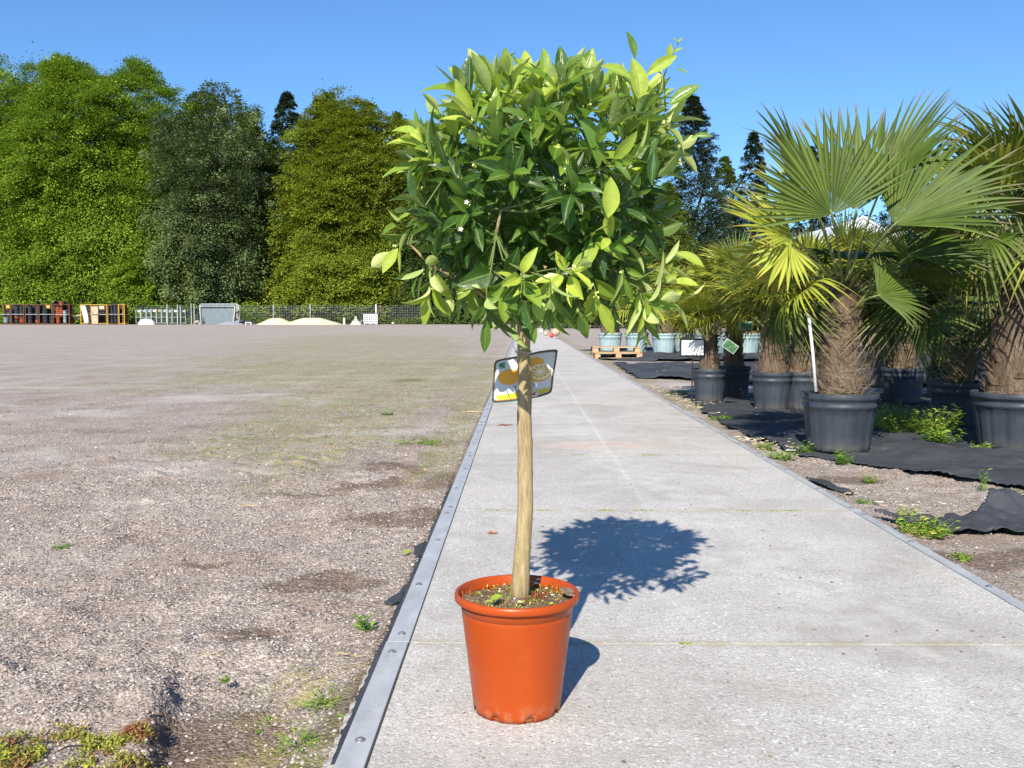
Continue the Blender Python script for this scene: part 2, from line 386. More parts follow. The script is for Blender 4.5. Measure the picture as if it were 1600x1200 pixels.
def slab_edge(y0, y1, x0, x1):
    b = .0007
    V = []; 
    for z, q in ((-.14, 0), (-b, 0), (0, b)):
        V += [(x0 + q, y0 + q, z), (x1 - q, y0 + q, z), (x1 - q, y1 - q, z), (x0 + q, y1 - q, z)]
    Fq = [[8, 9, 10, 11]]
    for l in (0, 4):
        for i in range(4): Fq.append([l + i, l + (i + 1) % 4, l + 4 + (i + 1) % 4, l + 4 + i])
    pmb.add(V, Fq)
random.seed(5)
for k in range(-3, 58):
    dz = random.uniform(-.0008, .0008)
    y0, y1 = SY0 + 2 * k + gap / 2, SY0 + 2 * k + 2 - gap / 2
    n0 = pmb.n; slab_edge(y0, y1, XL + .004, XR - .050)
    pmb.v[-1][:, 2] += dz + 0.30 * float(sstep(35, 112, y0))
tag(pmb.build('path', slab_m, smooth=False), kind='structure')
mb = MB()
for k in range(-3, 58): mb.box(((XL + XR - .05) / 2, SY0 + 2 * k, -.0262 + 0.30 * float(sstep(35, 112, SY0 + 2 * k))), (XR - XL - .06, .0045, .044)); mb.box((XL - STRIP / 2, SY0 + 2 * k, -.024 + 0.30 * float(sstep(35, 112, SY0 + 2 * k))), (STRIP - .008, .0035, .044)); mb.box((XR - STRIP / 2, SY0 + 2 * k, -.024 + 0.30 * float(sstep(35, 112, SY0 + 2 * k))), (STRIP - .008, .0035, .044))
tag(mb.build('joint_filling', simple('joint_soil', (.12, .10, .065), .95, .4, 25), smooth=False), kind='structure')
# steel angle strips with bolts along both edges
s = S('galvanised_strip', .5, .5, .12)
o_ = s.obj()
c0 = s.ramp(s.noise(5, 5, s.scalev(o_, (3, 1, 1))), [(.3, (.35, .37, .385)), (.7, (.48, .50, .51))])
c0 = s.mix(s.mr(s.vor(55, o_)['Distance'], .04, .16, .7, 0), c0, (.17, .13, .11))
c0 = s.mix(s.mr(s.noise(18, 5, o_, .7), .62, .75, 0, .6), c0, (.42, .39, .35))
s.col(c0); s.rough(s.mr(s.noise(30, 4, o_), .3, .7, .4, .65)); s.bump(s.noise(70, 3, o_), .15, .003)
strip_m = s.m
bolt_m = simple('bolt_steel', (.36, .36, .37), .4, .3, 80, metal=.7)
dark_gap_m = simple('soil_in_gap', (.05, .045, .04), .95, .3, 50)
for name, xa, xb in (('left', XL - STRIP, XL), ('right', XR - .048, XR)):
    m_ = MB(); bo = MB()
    for k in range(-3, 58):
        zt = .003 + random.uniform(-.002, .002) + 0.30 * float(sstep(35, 112, SY0 + 2 * k))
        y0, y1 = SY0 + 2 * k + .002, SY0 + 2 * k + 1.998
        xj = random.uniform(-.002, .002)
        c_ = ((xa + xb) / 2 + xj, (y0 + y1) / 2)
        hw, hl, b = (xb - xa) / 2 - .001, (y1 - y0) / 2, .0008
        V = []
        for z, q in ((zt - .06, 0), (zt - b, 0), (zt, b)):
            V += [(c_[0] - hw + q, c_[1] - hl + q, z), (c_[0] + hw - q, c_[1] - hl + q, z), (c_[0] + hw - q, c_[1] + hl - q, z), (c_[0] - hw + q, c_[1] + hl - q, z)]
        Fq = [[8, 9, 10, 11]] + [[l + i, l + (i + 1) % 4, l + 4 + (i + 1) % 4, l + 4 + i] for l in (0, 4) for i in range(4)]
        m_.add(V, Fq)
        if k < 12:
            for yb in (y0 + .07, y0 + .62, y0 + 1.32, y1 - .09):
                bo.lathe([(.0135, 0), (.0125, .0015), (.0095, .002), (.0085, .0045), (.005, .0062), (0.0001, .0068)], 14, (c_[0] + random.uniform(-.004, .004), yb, zt))
    o = m_.build('kerb_strip', strip_m, smooth=False); tag(o, kind='structure')
    bo.build('bolts', bolt_m, o)
# concrete haunch showing beside the left strip in the foreground
mb = MB()
p0, p1 = G(593, 1040, -.012), G(500, 1230, -.012)
pts = []
for i in range(41):
    t = i / 40; y = p0.y + (p1.y - p0.y) * t
    wd = .012 + .006 * math.sin(i * 1.7) + .010 * random.random() + .010 * t
    pts.append((XL - STRIP - .004, y, wd))
V = []; 
for x, y, wd in pts: V += [(x, y, -.008), (x - wd, y, -.010), (x - wd - .006, y, -.06)]
mb.add(V, [[i * 3 + j, i * 3 + j + 1, i * 3 + j + 4, i * 3 + j + 3] for i in range(40) for j in (0, 1)])
hm = simple('rough_concrete', (.42, .39, .35), .95, .4, 90, bump=.8, bsc=120)
tag(mb.build('kerb_haunch', hm), kind='structure')
# moss tufts in the joints
s = S('moss', .9, .1); s.col(s.ramp(s.noise(60, 3), [(.3, (.13, .19, .03)), (.7, (.30, .36, .07))])); moss_m = s.m
mb = MB(); rg = np.random.default_rng(8)
for (pa, pb, py) in ((828, 862, 795), (985, 1018, 796), (930, 960, 796), (1195, 1250, 797), (1150, 1170, 797), (890, 912, 708), (760, 782, 793), (1050, 1085, 1002), (850, 880, 1001), (725, 745, 707), (1000, 1030, 707)):
    a, b = G(pa, py), G(pb, py); jy_ = round((a.y - SY0) / 2) * 2 + SY0
    for i in range(int((b.x - a.x) / .006)):
        x = a.x + (b.x - a.x) * rg.random(); r = .002 + .004 * rg.random()
        mb.ball((x, jy_ + rg.normal(0, .0025), .002), r, 6, 4, sq=(1.2, 1, .6))
tag(mb.build('moss', moss_m), 'green moss growing in the joints between the concrete slabs', kind='stuff')

# ================================================================== weed fabric sheets
s = S('weed_fabric', .7, .35)
o_ = s.obj()
c0 = s.ramp(s.noise(1.5, 6, o_, .65), [(.3, (.034, .038, .046)), (.6, (.066, .072, .084)), (.8, (.12, .115, .11))])
c0 = s.mix(s.mr(s.noise(16, 5, o_, .75), .60, .70, 0, .6), c0, (.15, .13, .105))
c0 = s.mix(s.mr(s.noise(3.3, 5, o_, .7), .62, .70, 0, .5), c0, (.10, .105, .045))
s.col(c0)
wv = s.nd('ShaderNodeTexWave'); s.put(wv.inputs[0], o_); wv.inputs['Scale'].default_value = 60
s.bump(s.math('ADD', s.noise(9, 5, o_, .6), s.math('MULTIPLY', wv.outputs[1], .08)), .6, .05)
fab_m = s.m
def inpoly(x, y, poly):
    c = np.zeros(x.shape, bool); n = len(poly)
    for i in range(n):
        x0, y0 = poly[i]; x1, y1 = poly[(i + 1) % n]
        if y0 == y1: continue
        k = ((y0 > y) != (y1 > y)) & (x < (x1 - x0) * (y - y0) / (y1 - y0) + x0); c ^= k
    return c
def sheet(name, poly, step, amp, base, label, seed, extra=None, rag=.05, m=None):
    px_ = np.array([p[0] for p in poly]); py_ = np.array([p[1] for p in poly])
    X = np.arange(px_.min() - .1, px_.max() + .1, step); Yv = np.arange(py_.min() - .1, py_.max() + .1, step)
    XX, YY = np.meshgrid(X, Yv)
    Z = np.maximum(ground_z(XX, YY), -.05) + base + amp * sstep(.35, .75, fbm(XX * 2.3, YY * 2.3, 3, seed)) + amp * .5 * np.abs(fbm(XX * 1.2 + 5, YY * 4, 3, seed + 3) - .5)
    if extra is not None: Z = Z + extra(XX, YY)
    cx = (XX[:-1, :-1] + XX[1:, 1:]) / 2 + (fbm(XX[:-1, :-1] * 5, YY[:-1, :-1] * 5, 4, seed) - .5) * rag * 2
    cy = (YY[:-1, :-1] + YY[1:, 1:]) / 2 + (fbm(XX[:-1, :-1] * 5, YY[:-1, :-1] * 5, 4, seed + 9) - .5) * rag * 2
    keep = inpoly(cx, cy, [tuple(p) for p in poly])
    nx_, ny_ = len(X), len(Yv); id_ = np.arange(nx_ * ny_).reshape(ny_, nx_)
    Fq = np.stack([id_[:-1, :-1], id_[:-1, 1:], id_[1:, 1:], id_[1:, :-1]], -1)[keep]
    used = np.unique(Fq); rm = np.full(nx_ * ny_, -1); rm[used] = np.arange(len(used))
    V = np.stack([XX, YY, Z], -1).reshape(-1, 3)[used]
    mb = MB(); mb.add(V, rm[Fq])
    o = mb.build(name, m or fab_m)
    so_ = o.modifiers.new('thick', 'SOLIDIFY'); so_.thickness = .004
    return tag(o, label, 'fabric sheet')
def gp(*a): return [(G(x, y).x, G(x, y).y) for x, y in a]
sheet('fabric_sheet', gp((1255, 706), (1350, 716), (1440, 731), (1530, 745), (1640, 762), (1900, 790), (2100, 700), (1700, 612), (1250, 612), (1130, 612), (1070, 608), (1100, 640), (1160, 672), (1215, 690)), .03, .035, .012, 'black woven weed fabric under the big palm tubs, ragged along its front edge', 61, rag=.07)
sheet('fabric_sheet', gp((1000, 588), (1060, 590), (1130, 594), (1250, 600), (1640, 600), (1500, 567), (1100, 566), (960, 566), (975, 577)), .05, .05, .012, 'black weed fabric with torn left edge between the pallets and the white sign', 71, rag=.14)
sheet('fabric_sheet', gp((940, 560), (1010, 562), (1300, 562), (1560, 562), (1420, 541), (1060, 541), (925, 541), (925, 552)), .08, .06, .012, 'far strip of black weed fabric behind the wooden pallets in front of the pale tubs', 81, rag=.12)
c_fl = G(1580, 800)
def flap(x, y): return .10 * np.exp(-(((x - c_fl.x) / .18) ** 2) - (((y - (c_fl.y + .12)) / .14) ** 2)) + .02 * np.sin(x * 24 + y * 9) ** 2
sheet('fabric_sheet', gp((1362, 800), (1420, 815), (1500, 826), (1600, 829), (1760, 836), (1800, 770), (1640, 762), (1590, 768), (1552, 790), (1520, 806), (1460, 808), (1410, 803)), .012, .02, .014, 'folded black fabric flap lifting off the gravel at the right edge of the photo', 91, flap, .02)
sheet('fabric_scrap', gp((1260, 743), (1290, 745), (1310, 753), (1335, 760), (1328, 763), (1300, 758), (1275, 751)), .012, .02, .012, 'thin torn black fabric strip lying on gravel in front of the big palm tub', 92, None, .01)
sheet('fabric_scrap', gp((643, 846), (660, 838), (678, 840), (672, 858), (655, 862), (648, 856)), .008, .004, .006, 'small black foil scrap poking out by the upper part of left steel strip', 93, None, .03)
sheet('fabric_scrap', gp((598, 931), (612, 922), (626, 917), (634, 903), (650, 895), (640, 925), (624, 930), (608, 935)), .008, .004, .006, 'larger black foil scrap poking out beside the left steel strip near the joint', 94, None, .03)
sheet('fabric_scrap', gp((1470, 868), (1500, 880), (1530, 905), (1505, 905), (1478, 885)), .012, .01, .008, 'black foil piece lying half buried in dark soil next to right steel strip', 95, None, .02)
# foil edge standing along the left strip
mb = MB(); V = []
nn = 120
for i in range(nn):
    y = 2.05 + i * .03; wd = .008 + .012 * float(vnoise(y * 2.2, 0, 3)) + .010 * float(vnoise(y * 9, 0, 4))
    V += [(XL - STRIP - .001, y, -.004), (XL - STRIP - wd, y, -.012 + .006 * float(vnoise(y * 5, 1, 6))), (XL - STRIP - wd - .004, y, -.05)]
mb.add(V, [[i * 3 + j, i * 3 + j + 1, i * 3 + j + 4, i * 3 + j + 3] for i in range(nn - 1) for j in (0, 1)])
tag(mb.build('fabric_edge', fab_m), 'black foil edge peeping out along the outside of the left steel strip', 'fabric edge')
# ================================================================== leaf templates
def leaf_tpl(nl=7, wid=.36, fold=.25, curl=.15, wave=.0, side=.0, wmax=.45):
    ts = np.linspace(0, 1, nl); ac = np.array([-1, -.5, 0, .5, 1.])
    V = []; L = []
    for t in ts:
        q = t ** (math.log(.5) / math.log(wmax))
        hw = wid / 2 * max(math.sin(math.pi * q), 0) ** .85 * (1 if t < .98 else .5)
        if t == 0: hw = .012
        for a in ac:
            y = a * hw
            z = abs(a) ** 1.4 * hw * fold * 2 - curl * t * t + wave * math.sin(t * 9 + a) * abs(a) * .5
            V.append((t - abs(curl) * .25 * t * t, y + side * t * t, z)); L.append((t, a, 0))
    F = [[i * 5 + j, (i + 1) * 5 + j, (i + 1) * 5 + j + 1, i * 5 + j + 1] for i in range(nl - 1) for j in range(4)]
    return np.array(V), np.array(F), np.array(L)
def citrus_mat():
    s = S('citrus_leaf', .33, .5)
    a = s.att(); geo_ = s.nd('ShaderNodeNewGeometry'); back = geo_.outputs['Backfacing']; o_ = s.obj()
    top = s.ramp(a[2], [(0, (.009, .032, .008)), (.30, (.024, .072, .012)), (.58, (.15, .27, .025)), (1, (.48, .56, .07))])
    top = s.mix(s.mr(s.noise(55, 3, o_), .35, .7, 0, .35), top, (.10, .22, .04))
    rib = s.mr(s.math('ABSOLUTE', a[1]), .03, .11, 1, 0)
    vein = s.math('PINGPONG', s.math('ADD', s.math('MULTIPLY', a[0], 14), s.math('MULTIPLY', s.math('ABSOLUTE', a[1]), -4)), .5)
    veins = s.mr(vein, 0, .10, .22, 0)
    top = s.mix(s.math('MAXIMUM', s.math('MULTIPLY', rib, .7), veins), top, (.30, .42, .12))
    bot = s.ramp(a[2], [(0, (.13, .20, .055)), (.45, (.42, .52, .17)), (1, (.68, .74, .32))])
    bot = s.mix(s.math('MULTIPLY', rib, .5), bot, (.50, .60, .30))
    bot = s.mix(veins, bot, (.24, .36, .11))
    s.col(s.mix(back, top, bot))
    s.rough(s.mr(back, 0, 1, .30, .6))
    s.bump(s.math('ADD', s.math('MULTIPLY', rib, .6), s.math('ADD', veins, s.noise(60, 3, o_))), .35, .004)
    return s.transl(s.mix(a[2], (.16, .36, .02), (.55, .72, .06)), .33).m
citrus_m = citrus_mat()
tw_m = S('green_twig', .6, .3); tw_m.col(tw_m.ramp(tw_m.att()[2], [(0, (.07, .09, .03)), (.6, (.12, .17, .045)), (1, (.20, .15, .08))])); tw_m = tw_m.m
rng = np.random.default_rng(21)
LT = [leaf_tpl(8, rng.uniform(.30, .44), rng.uniform(.12, .42), c, rng.uniform(0, .03), rng.uniform(-.06, .06), rng.uniform(.42, .5)) for c in (.03, .10, .18, .28, .38, .5, -.06, .12, .22, .15)]
# ================================================================== the citrus standard in its orange pot
PC = Vector((-.013, 2.353, 0))
tree = empty('potted_citrus_tree', PC, 'citrus standard with round leafy crown in an orange plastic pot on the path', 'potted tree')
s = S('orange_plastic', .36, .35)
o_ = s.obj()
c0 = s.mix(s.mr(s.noise(7, 5, o_, .6), .35, .75, 0, 1), (.34, .049, .004), (.39, .062, .006))
c0 = s.mix(s.mr(s.noise(13, 6, s.scalev(o_, (1, 1, .7)), .7), .58, .76, 0, .28), c0, (.46, .13, .05))
c0 = s.mix(s.math('MULTIPLY', s.mr(s.xyz(o_)[2], .0, .05, 1, 0), s.mr(s.noise(50, 4, o_), .45, .6, 0, .5)), c0, (.40, .22, .12))
s.col(c0); s.rough(s.mr(s.noise(25, 5, o_), .3, .7, .27, .46)); s.bump(s.noise(90, 3, o_), .06, .002)
pot_m = s.m
R0, R1, HP = .108, .141, .288; PZ = 1.03
m_ = MB(); n = 96
# outer wall with square drainage notches round the foot
def wall_r(z): return R0 + (R1 - R0) * (z / .262)
notches = [i * 2 * math.pi / 8 + .30 for i in range(8)]
zs = [0, .014, .030, .1, .17, .235, .262]
V = [(wall_r(z) * math.cos(2 * math.pi * k / n), wall_r(z) * math.sin(2 * math.pi * k / n), z) for z in zs for k in range(n)]
Fq = []
def notch(k, wd=3.2): 
    a = (k + .5) * 2 * math.pi / n
    return min(abs((a - q + math.pi) % (2 * math.pi) - math.pi) for q in notches) < wd / 96 * 3.14159
for i in range(len(zs) - 1):
    for k in range(n):
        if i == 0 and notch(k): continue
        Fq.append([i * n + k, i * n + (k + 1) % n, (i + 1) * n + (k + 1) % n, (i + 1) * n + k])
m_.add(V, Fq)
# inner foot recess and floor
m_.lathe([(R0 - .004, 0), (R0 - .003, .022)], n, mod=None)
m_.lathe([(R0 - .004, .0215), (0.001, .0215)], 48)
rim = [(wall_r(.262), .262), (wall_r(.262) + .0005, .2665), (.1500, .2675), (.1545, .2700), (.1557, .2745), (.1557, .2815), (.1540, .2865), (.1508, .2885), (.1470, .2878), (.1446, .284), (.1400, .266), (.1350, .235)]
m_.lathe(rim, 96)
o = m_.build('pot', pot_m, tree); o.scale = (1, 1, PZ); md = o.modifiers.new('b', 'SOLIDIFY'); md.thickness = .0022; md.offset = -1
# soil
m_ = MB(); rr = [0.0005, .015, .03, .045, .06, .075, .09, .105, .118, .130, .1425]
V = []
for r in rr:
    for k in range(60):
        a = 2 * math.pi * k / 60; x, y = r * math.cos(a), r * math.sin(a)
        V.append((x, y, .270 + .018 * math.exp(-(r / .06) ** 2) + .020 * (float(fbm(x * 30 + 9, y * 30, 3, 5)) - .5)))
m_.add(V, [[i * 60 + k, i * 60 + (k + 1) % 60, (i + 1) * 60 + (k + 1) % 60, (i + 1) * 60 + k] for i in range(len(rr) - 1) for k in range(60)])
s = S('potting_soil', .95, .1)
c0 = s.ramp(s.noise(70, 5, None, .7), [(.3, (.05, .038, .026)), (.5, (.19, .145, .10)), (.62, (.30, .24, .17)), (.75, (.40, .34, .26))])
c0 = s.mix(s.mr(s.noise(20, 4), .52, .66, 0, .5), c0, (.20, .17, .06)); s.col(c0); s.bump(s.noise(120, 4), 1, .01)
m_.build('soil', s.m, tree)
# moss, sprouts and litter on the soil
s = S('pot_weeds', .8, .2); s.col(s.ramp(s.att()[2], [(0, (.17, .035, .015)), (.2, (.30, .10, .03)), (.34, (.34, .20, .06)), (.36, (.10, .16, .03)), (.6, (.24, .34, .04)), (.75, (.48, .55, .05)), (.86, (.55, .48, .36)), (1, (.8, .75, .66))], 'LINEAR')); weed_m = s.m
m_ = MB(); rg = np.random.default_rng(77)
def blade(mb, p, d, ln, wd, rnd, bend=.4):
    p = Vector(p); d = Vector(d).normalized(); sd_ = d.cross(Vector((rg.normal(), rg.normal(), .3))).normalized() * wd
    q = p + d * ln * .55; e = p + d * ln + Vector((rg.normal() * .3, rg.normal() * .3, -bend)) * ln * .5
    mb.add([p - sd_ * .6, p + sd_ * .6, q + sd_, q - sd_, e], [[0, 1, 2, 3]], [(0, 0, rnd)] * 5)
    mb.add([q - sd_, q + sd_, e], [[0, 1, 2]], [(0, 0, rnd)] * 3)
def soil_pt(r=.137):
    a = rg.uniform(0, 6.28); q = r * rg.random() ** .5; return q * math.cos(a), q * math.sin(a), q
for i in range(520):                                  # reddish moss stalks, in patches
    x, y, q = soil_pt()
    t = float(vnoise(x * 22 + 3, y * 22 + 8, 12))
    rnd = rg.uniform(0, .22) if t > .55 else (rg.uniform(.22, .34) if t > .42 else rg.uniform(.12, .66))
    blade(m_, (x, y, .272 + .016 * math.exp(-(q / .06) ** 2)), (rg.normal() * .4, rg.normal() * .4, 1), rg.uniform(.006, .021), .0006 if rnd < .34 else .0014, rnd)
for i in range(150):
    x, y, q = soil_pt(.132); blade(m_, (x, y, .277 + .014 * math.exp(-(q / .06) ** 2)), (rg.normal(), rg.normal(), .35), rg.uniform(.004, .010), rg.uniform(.0012, .003), rg.uniform(.6, 1), .1)
for (cx, cy, k, h0) in ((.07, .06, 12, .04), (-.115, .03, 18, .03), (.05, -.03, 25, .02), (-.1, -.06, 14, .02), (.10, .085, 10, .025), (.055, .01, 30, .03)):
    for i in range(k):
        blade(m_, (cx + rg.normal() * .01, cy + rg.normal() * .01, .275), (rg.normal() * .35, rg.normal() * .35, 1), h0 * rg.uniform(.5, 1), .0009, rg.uniform(0, .3) if k % 2 == 0 else rg.uniform(.05, .7))
o = m_.build('moss_and_sprouts', weed_m, tree, smooth=False); tag(o, 'mossy sprouts and litter on the potting soil', kind='stuff')
# fallen leaves and white shells on the soil
tv, tf, tl = LT[1]
for px_, py_, ln, az, yo in ((765, 942, .042, .6, .9), (828, 925, .020, 3.0, .98), (812, 945, .016, .4, 1.)):
    q = G(px_, py_, .286) - PC; m_ = MB()
    m_.add(*scatter(tv, tf, [[math.cos(az), math.sin(az), .25]], [[.1, -.4, 1]], [[q.x, q.y, .290]], [ln], tl, [yo]))
    m_.build('fallen_leaf', citrus_m, tree)
sh = simple('white_shell', (.75, .70, .62), .6, .1)
for px_, py_ in ((826, 912), (837, 914), (841, 908), (812, 943)):
    q = G(px_, py_, .285) - PC; b = MB(); b.ball((q.x, q.y, .290), .0038, 8, 5, sq=(1.6, .9, .6)); b.build('shell', sh, tree)
# a flap of dried soil crust over the rim at the right back
q = G(893, 925, .292) - PC; b = MB()
poly = [(0, 0), (.012, .022), (.004, .04), (-.02, .03), (-.03, .005), (-.012, -.022), (.008, -.016)]
V = [(q.x + x, q.y + y, .291 - x * .25) for x, y in poly] + [(q.x + x, q.y + y, .287 - x * .25) for x, y in poly]
b.v.append(np.array(V)); b.lc.append(np.zeros((14, 3))); b.n = 14; b.f.append(np.array([[0, 1, 2, 3, 4, 5, 6]])); b.mi.append(0); b.f.append(np.array([[13, 12, 11, 10, 9, 8, 7]])); b.mi.append(0)
b.f.append(np.array([[i, i + 7, (i + 1) % 7 + 7, (i + 1) % 7] for i in range(7)])); b.mi.append(0)
b.build('soil_crust', simple('dry_crust', (.24, .18, .12), .95, .35, 60, bump=.6), tree, smooth=False)

# trunk
tp = [(813, 921, 2.353), (815, 880, 2.353), (818, 840, 2.353), (821, 790, 2.353), (820.5, 740, 2.353), (821, 700, 2.352), (819, 650, 2.35), (820, 620, 2.35), (821, 590, 2.35), (818, 555, 2.35), (819, 525, 2.35), (818, 498, 2.35), (820, 470, 2.35), (822, 440, 2.35)]
tw = [15, 13.4, 12.8, 12.4, 12.0, 11.6, 11.4, 11.2, 10.8, 10.2, 10.2, 11.0, 11, 10]
tpts = [P(*a) for a in tp]
fine = []; fr = []
for i in range(len(tpts) - 1):
    for k in range(6):
        t = k / 6; fine.append(tpts[i].lerp(tpts[i + 1], t) - PC); fr.append((tw[i] * (1 - t) + tw[i + 1] * t) / 1500 * 2.37)
fine[0].z = .255
kn = [10, 24, 31, 44, 52, 60]
fr = [r * (1 + (.07 if i in kn else 0) + random.uniform(-.012, .012)) for i, r in enumerate(fr)]
m_ = MB(); m_.tube(fine, fr, 20)
s = S('citrus_bark', .8, .25)
o_ = s.obj(); st_ = s.noise(16, 6, s.scalev(o_, (8, 8, .9)), .7, .3)
c0 = s.ramp(st_, [(.28, (.17, .12, .058)), (.45, (.31, .235, .12)), (.6, (.40, .31, .17)), (.75, (.50, .41, .25))])
c0 = s.mix(s.mr(s.noise(9, 4, o_), .5, .7, 0, .35), c0, (.25, .26, .11))
c0 = s.mix(s.mr(s.vor(70, s.scalev(o_, (1, 1, .35)))['Distance'], .05, .14, .7, 0), c0, (.55, .47, .33))
s.col(c0); s.bump(st_, .8, .0045)
bark_m = s.m
m_.build('trunk', bark_m, tree)
TOP = P(820, 500, 2.35) - PC

# crown: limbs, shoots, leaves
CC = P(845, 298, 2.353) - PC
rng = np.random.default_rng(1234)
RX, RY, RZ = .345, .33, .325
limb = MB(); limbs = []
for i in range(9):
    a = i * 2.4 + .3; el = [.35, .7, 1.2, .5, .15, .9, .4, .25, .75][i]
    d = Vector((math.cos(a) * math.cos(el), math.sin(a) * math.cos(el), math.sin(el)))
    b0 = TOP + Vector((0, 0, .01 * i - .03)); ln = .30
    pts_ = [b0, b0 + d * .07 + Vector((0, 0, .015)), b0 + d * .15 + Vector((0, 0, .05)), b0 + d * .22 + Vector((rng.normal() * .02, rng.normal() * .02, .09)), b0 + d * ln + Vector((0, 0, .12))]
    limb.tube(pts_, [.0085, .0065, .005, .0038, .0025], 8, rnd=1.0); limbs.append(pts_)
limb.build('limbs', bark_m, tree)
shoots = []                                            # (tip, dir, youth, nleaves, size)
def surf(u, v, w_):                                   # rounded-box direction -> point
    d = np.array([u, v, w_]); p = 2.6
    k = (abs(d[0] / RX) ** p + abs(d[1] / RY) ** p + abs(d[2] / RZ) ** p) ** (-1 / p)
    return d * k
N1 = 170
for i in range(N1):
    z = 1 - 2 * (i + .5) / N1; a = i * 2.39996; r = math.sqrt(1 - z * z)
    d = np.array([r * math.cos(a), r * math.sin(a), z]); d += rng.normal(0, .08, 3)
    if d[1] > .35 and rng.random() < .25: continue
    p = surf(*d) * rng.uniform(.70, .87)
    if d[2] < -.75 and math.hypot(p[0], p[1]) < .12: continue
    dr = d * np.array([1, 1, .6]) + np.array([0, 0, .75 if d[2] > -.25 else .15])
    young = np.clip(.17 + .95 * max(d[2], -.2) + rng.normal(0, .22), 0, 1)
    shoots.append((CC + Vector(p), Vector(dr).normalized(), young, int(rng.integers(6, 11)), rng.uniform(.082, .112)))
for i in range(40):                                   # inner shoots fill the middle, leaf tone set dark for shade there
    d = unit(rng.normal(0, 1, 3)); p = surf(*d) * rng.uniform(.3, .62)
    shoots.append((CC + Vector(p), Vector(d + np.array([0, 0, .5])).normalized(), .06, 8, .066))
# shoots that make the outline of the photographed crown
for (px, py, Y, dx, dy, dz, yo, n_, sz) in (
    (770, 128, 2.28, -.1, 0, 1, .75, 7, .09), (800, 125, 2.35, .15, .1, 1, .75, 7, .085), (735, 150, 2.3, -.4, 0, 1, .8, 6, .08), (838, 130, 2.3, 0, 0, 1, .7, 8, .08), (872, 135, 2.34, .1, 0, 1, .75, 8, .08), (905, 130, 2.3, .2, 0, 1, .8, 8, .08), (940, 140, 2.32, 0, -.2, 1, .8, 7, .085),
    (1000, 160, 2.25, .1, -.1, 1, .95, 8, .10), (1030, 150, 2.28, .35, 0, 1, .95, 8, .10), (1050, 190, 2.26, .9, 0, .35, .85, 8, .10), (1010, 210, 2.2, .3, -.7, .5, .9, 8, .10), (1055, 230, 2.3, 1, 0, .1, .6, 7, .095),
    (665, 215, 2.28, -.8, -.1, .5, .8, 8, .10), (660, 255, 2.26, -.7, -.4, .2, .75, 8, .10), (690, 180, 2.32, -.5, 0, .9, .8, 6, .08), (640, 330, 2.22, -.9, -.2, .3, .7, 7, .075), (625, 350, 2.25, -1, 0, .1, .6, 6, .07), (650, 290, 2.3, -.9, 0, .4, .6, 6, .08),
    (612, 392, 2.24, -.6, -.2, -.6, .9, 3, .075), (670, 460, 2.2, -.2, -.3, -.8, .9, 7, .085), (655, 430, 2.25, -.7, 0, -.6, .6, 6, .08), (740, 455, 2.12, 0, -.4, -.8, .75, 7, .09), (790, 450, 2.05, 0, -.5, -.4, .6, 8, .095), (815, 430, 2.03, .2, -.8, .3, .95, 7, .085), (700, 470, 2.3, -.3, .1, -.9, .4, 6, .08),
    (880, 425, 2.03, -.3, -.8, .2, 1., 7, .08), (905, 415, 2.04, .6, -.7, .2, 1., 6, .075), (870, 470, 2.1, 0, -.3, -.9, .5, 7, .085), (905, 490, 2.15, .1, -.2, -1, .3, 6, .08), (935, 470, 2.1, .2, -.4, -.8, .75, 7, .085), (975, 430, 2.1, .1, -.5, -.7, .5, 6, .10), (1010, 490, 2.12, .2, -.4, -.8, .7, 7, .09),
    (1030, 470, 2.12, .7, -.4, .2, .95, 8, .085), (1045, 440, 2.15, .8, -.2, .4, .95, 7, .085), (1045, 410, 2.18, .9, 0, .5, .9, 7, .09), (1000, 500, 2.2, .1, 0, -1, .45, 6, .085), (960, 490, 2.25, 0, 0, -1, .35, 6, .085), (1060, 470, 2.2, 1, 0, -.2, .9, 5, .075), (955, 370, 2.06, 0, -.9, .4, .9, 5, .085),
    (780, 490, 2.2, -.1, -.1, -1, .3, 5, .08), (800, 500, 2.10, 0, -.3, -1, .35, 6, .085), (835, 500, 2.08, 0, -.3, -1, .3, 6, .08), (760, 495, 2.05, 0, -.3, -.9, .4, 6, .08), (860, 480, 1.99, 0, -.4, -.8, .4, 6, .08), (815, 470, 1.98, 0, -.5, -.6, .35, 6, .08), (730, 330, 2.06, -.2, -1, .2, .5, 7, .085), (895, 300, 2.02, .2, -1, .2, .3, 8, .09), (800, 270, 2.02, -.1, -1, .3, .4, 8, .085), (890, 250, 2.05, .1, -.8, .8, .85, 6, .08), (960, 250, 2.06, .5, -.6, .3, .7, 8, .095)):
    shoots.append((P(px, py, Y) - PC, Vector((dx, dy, dz)).normalized(), yo, n_, sz))
twg = MB(); buckets = [[] for _ in LT]
fl_sites = []
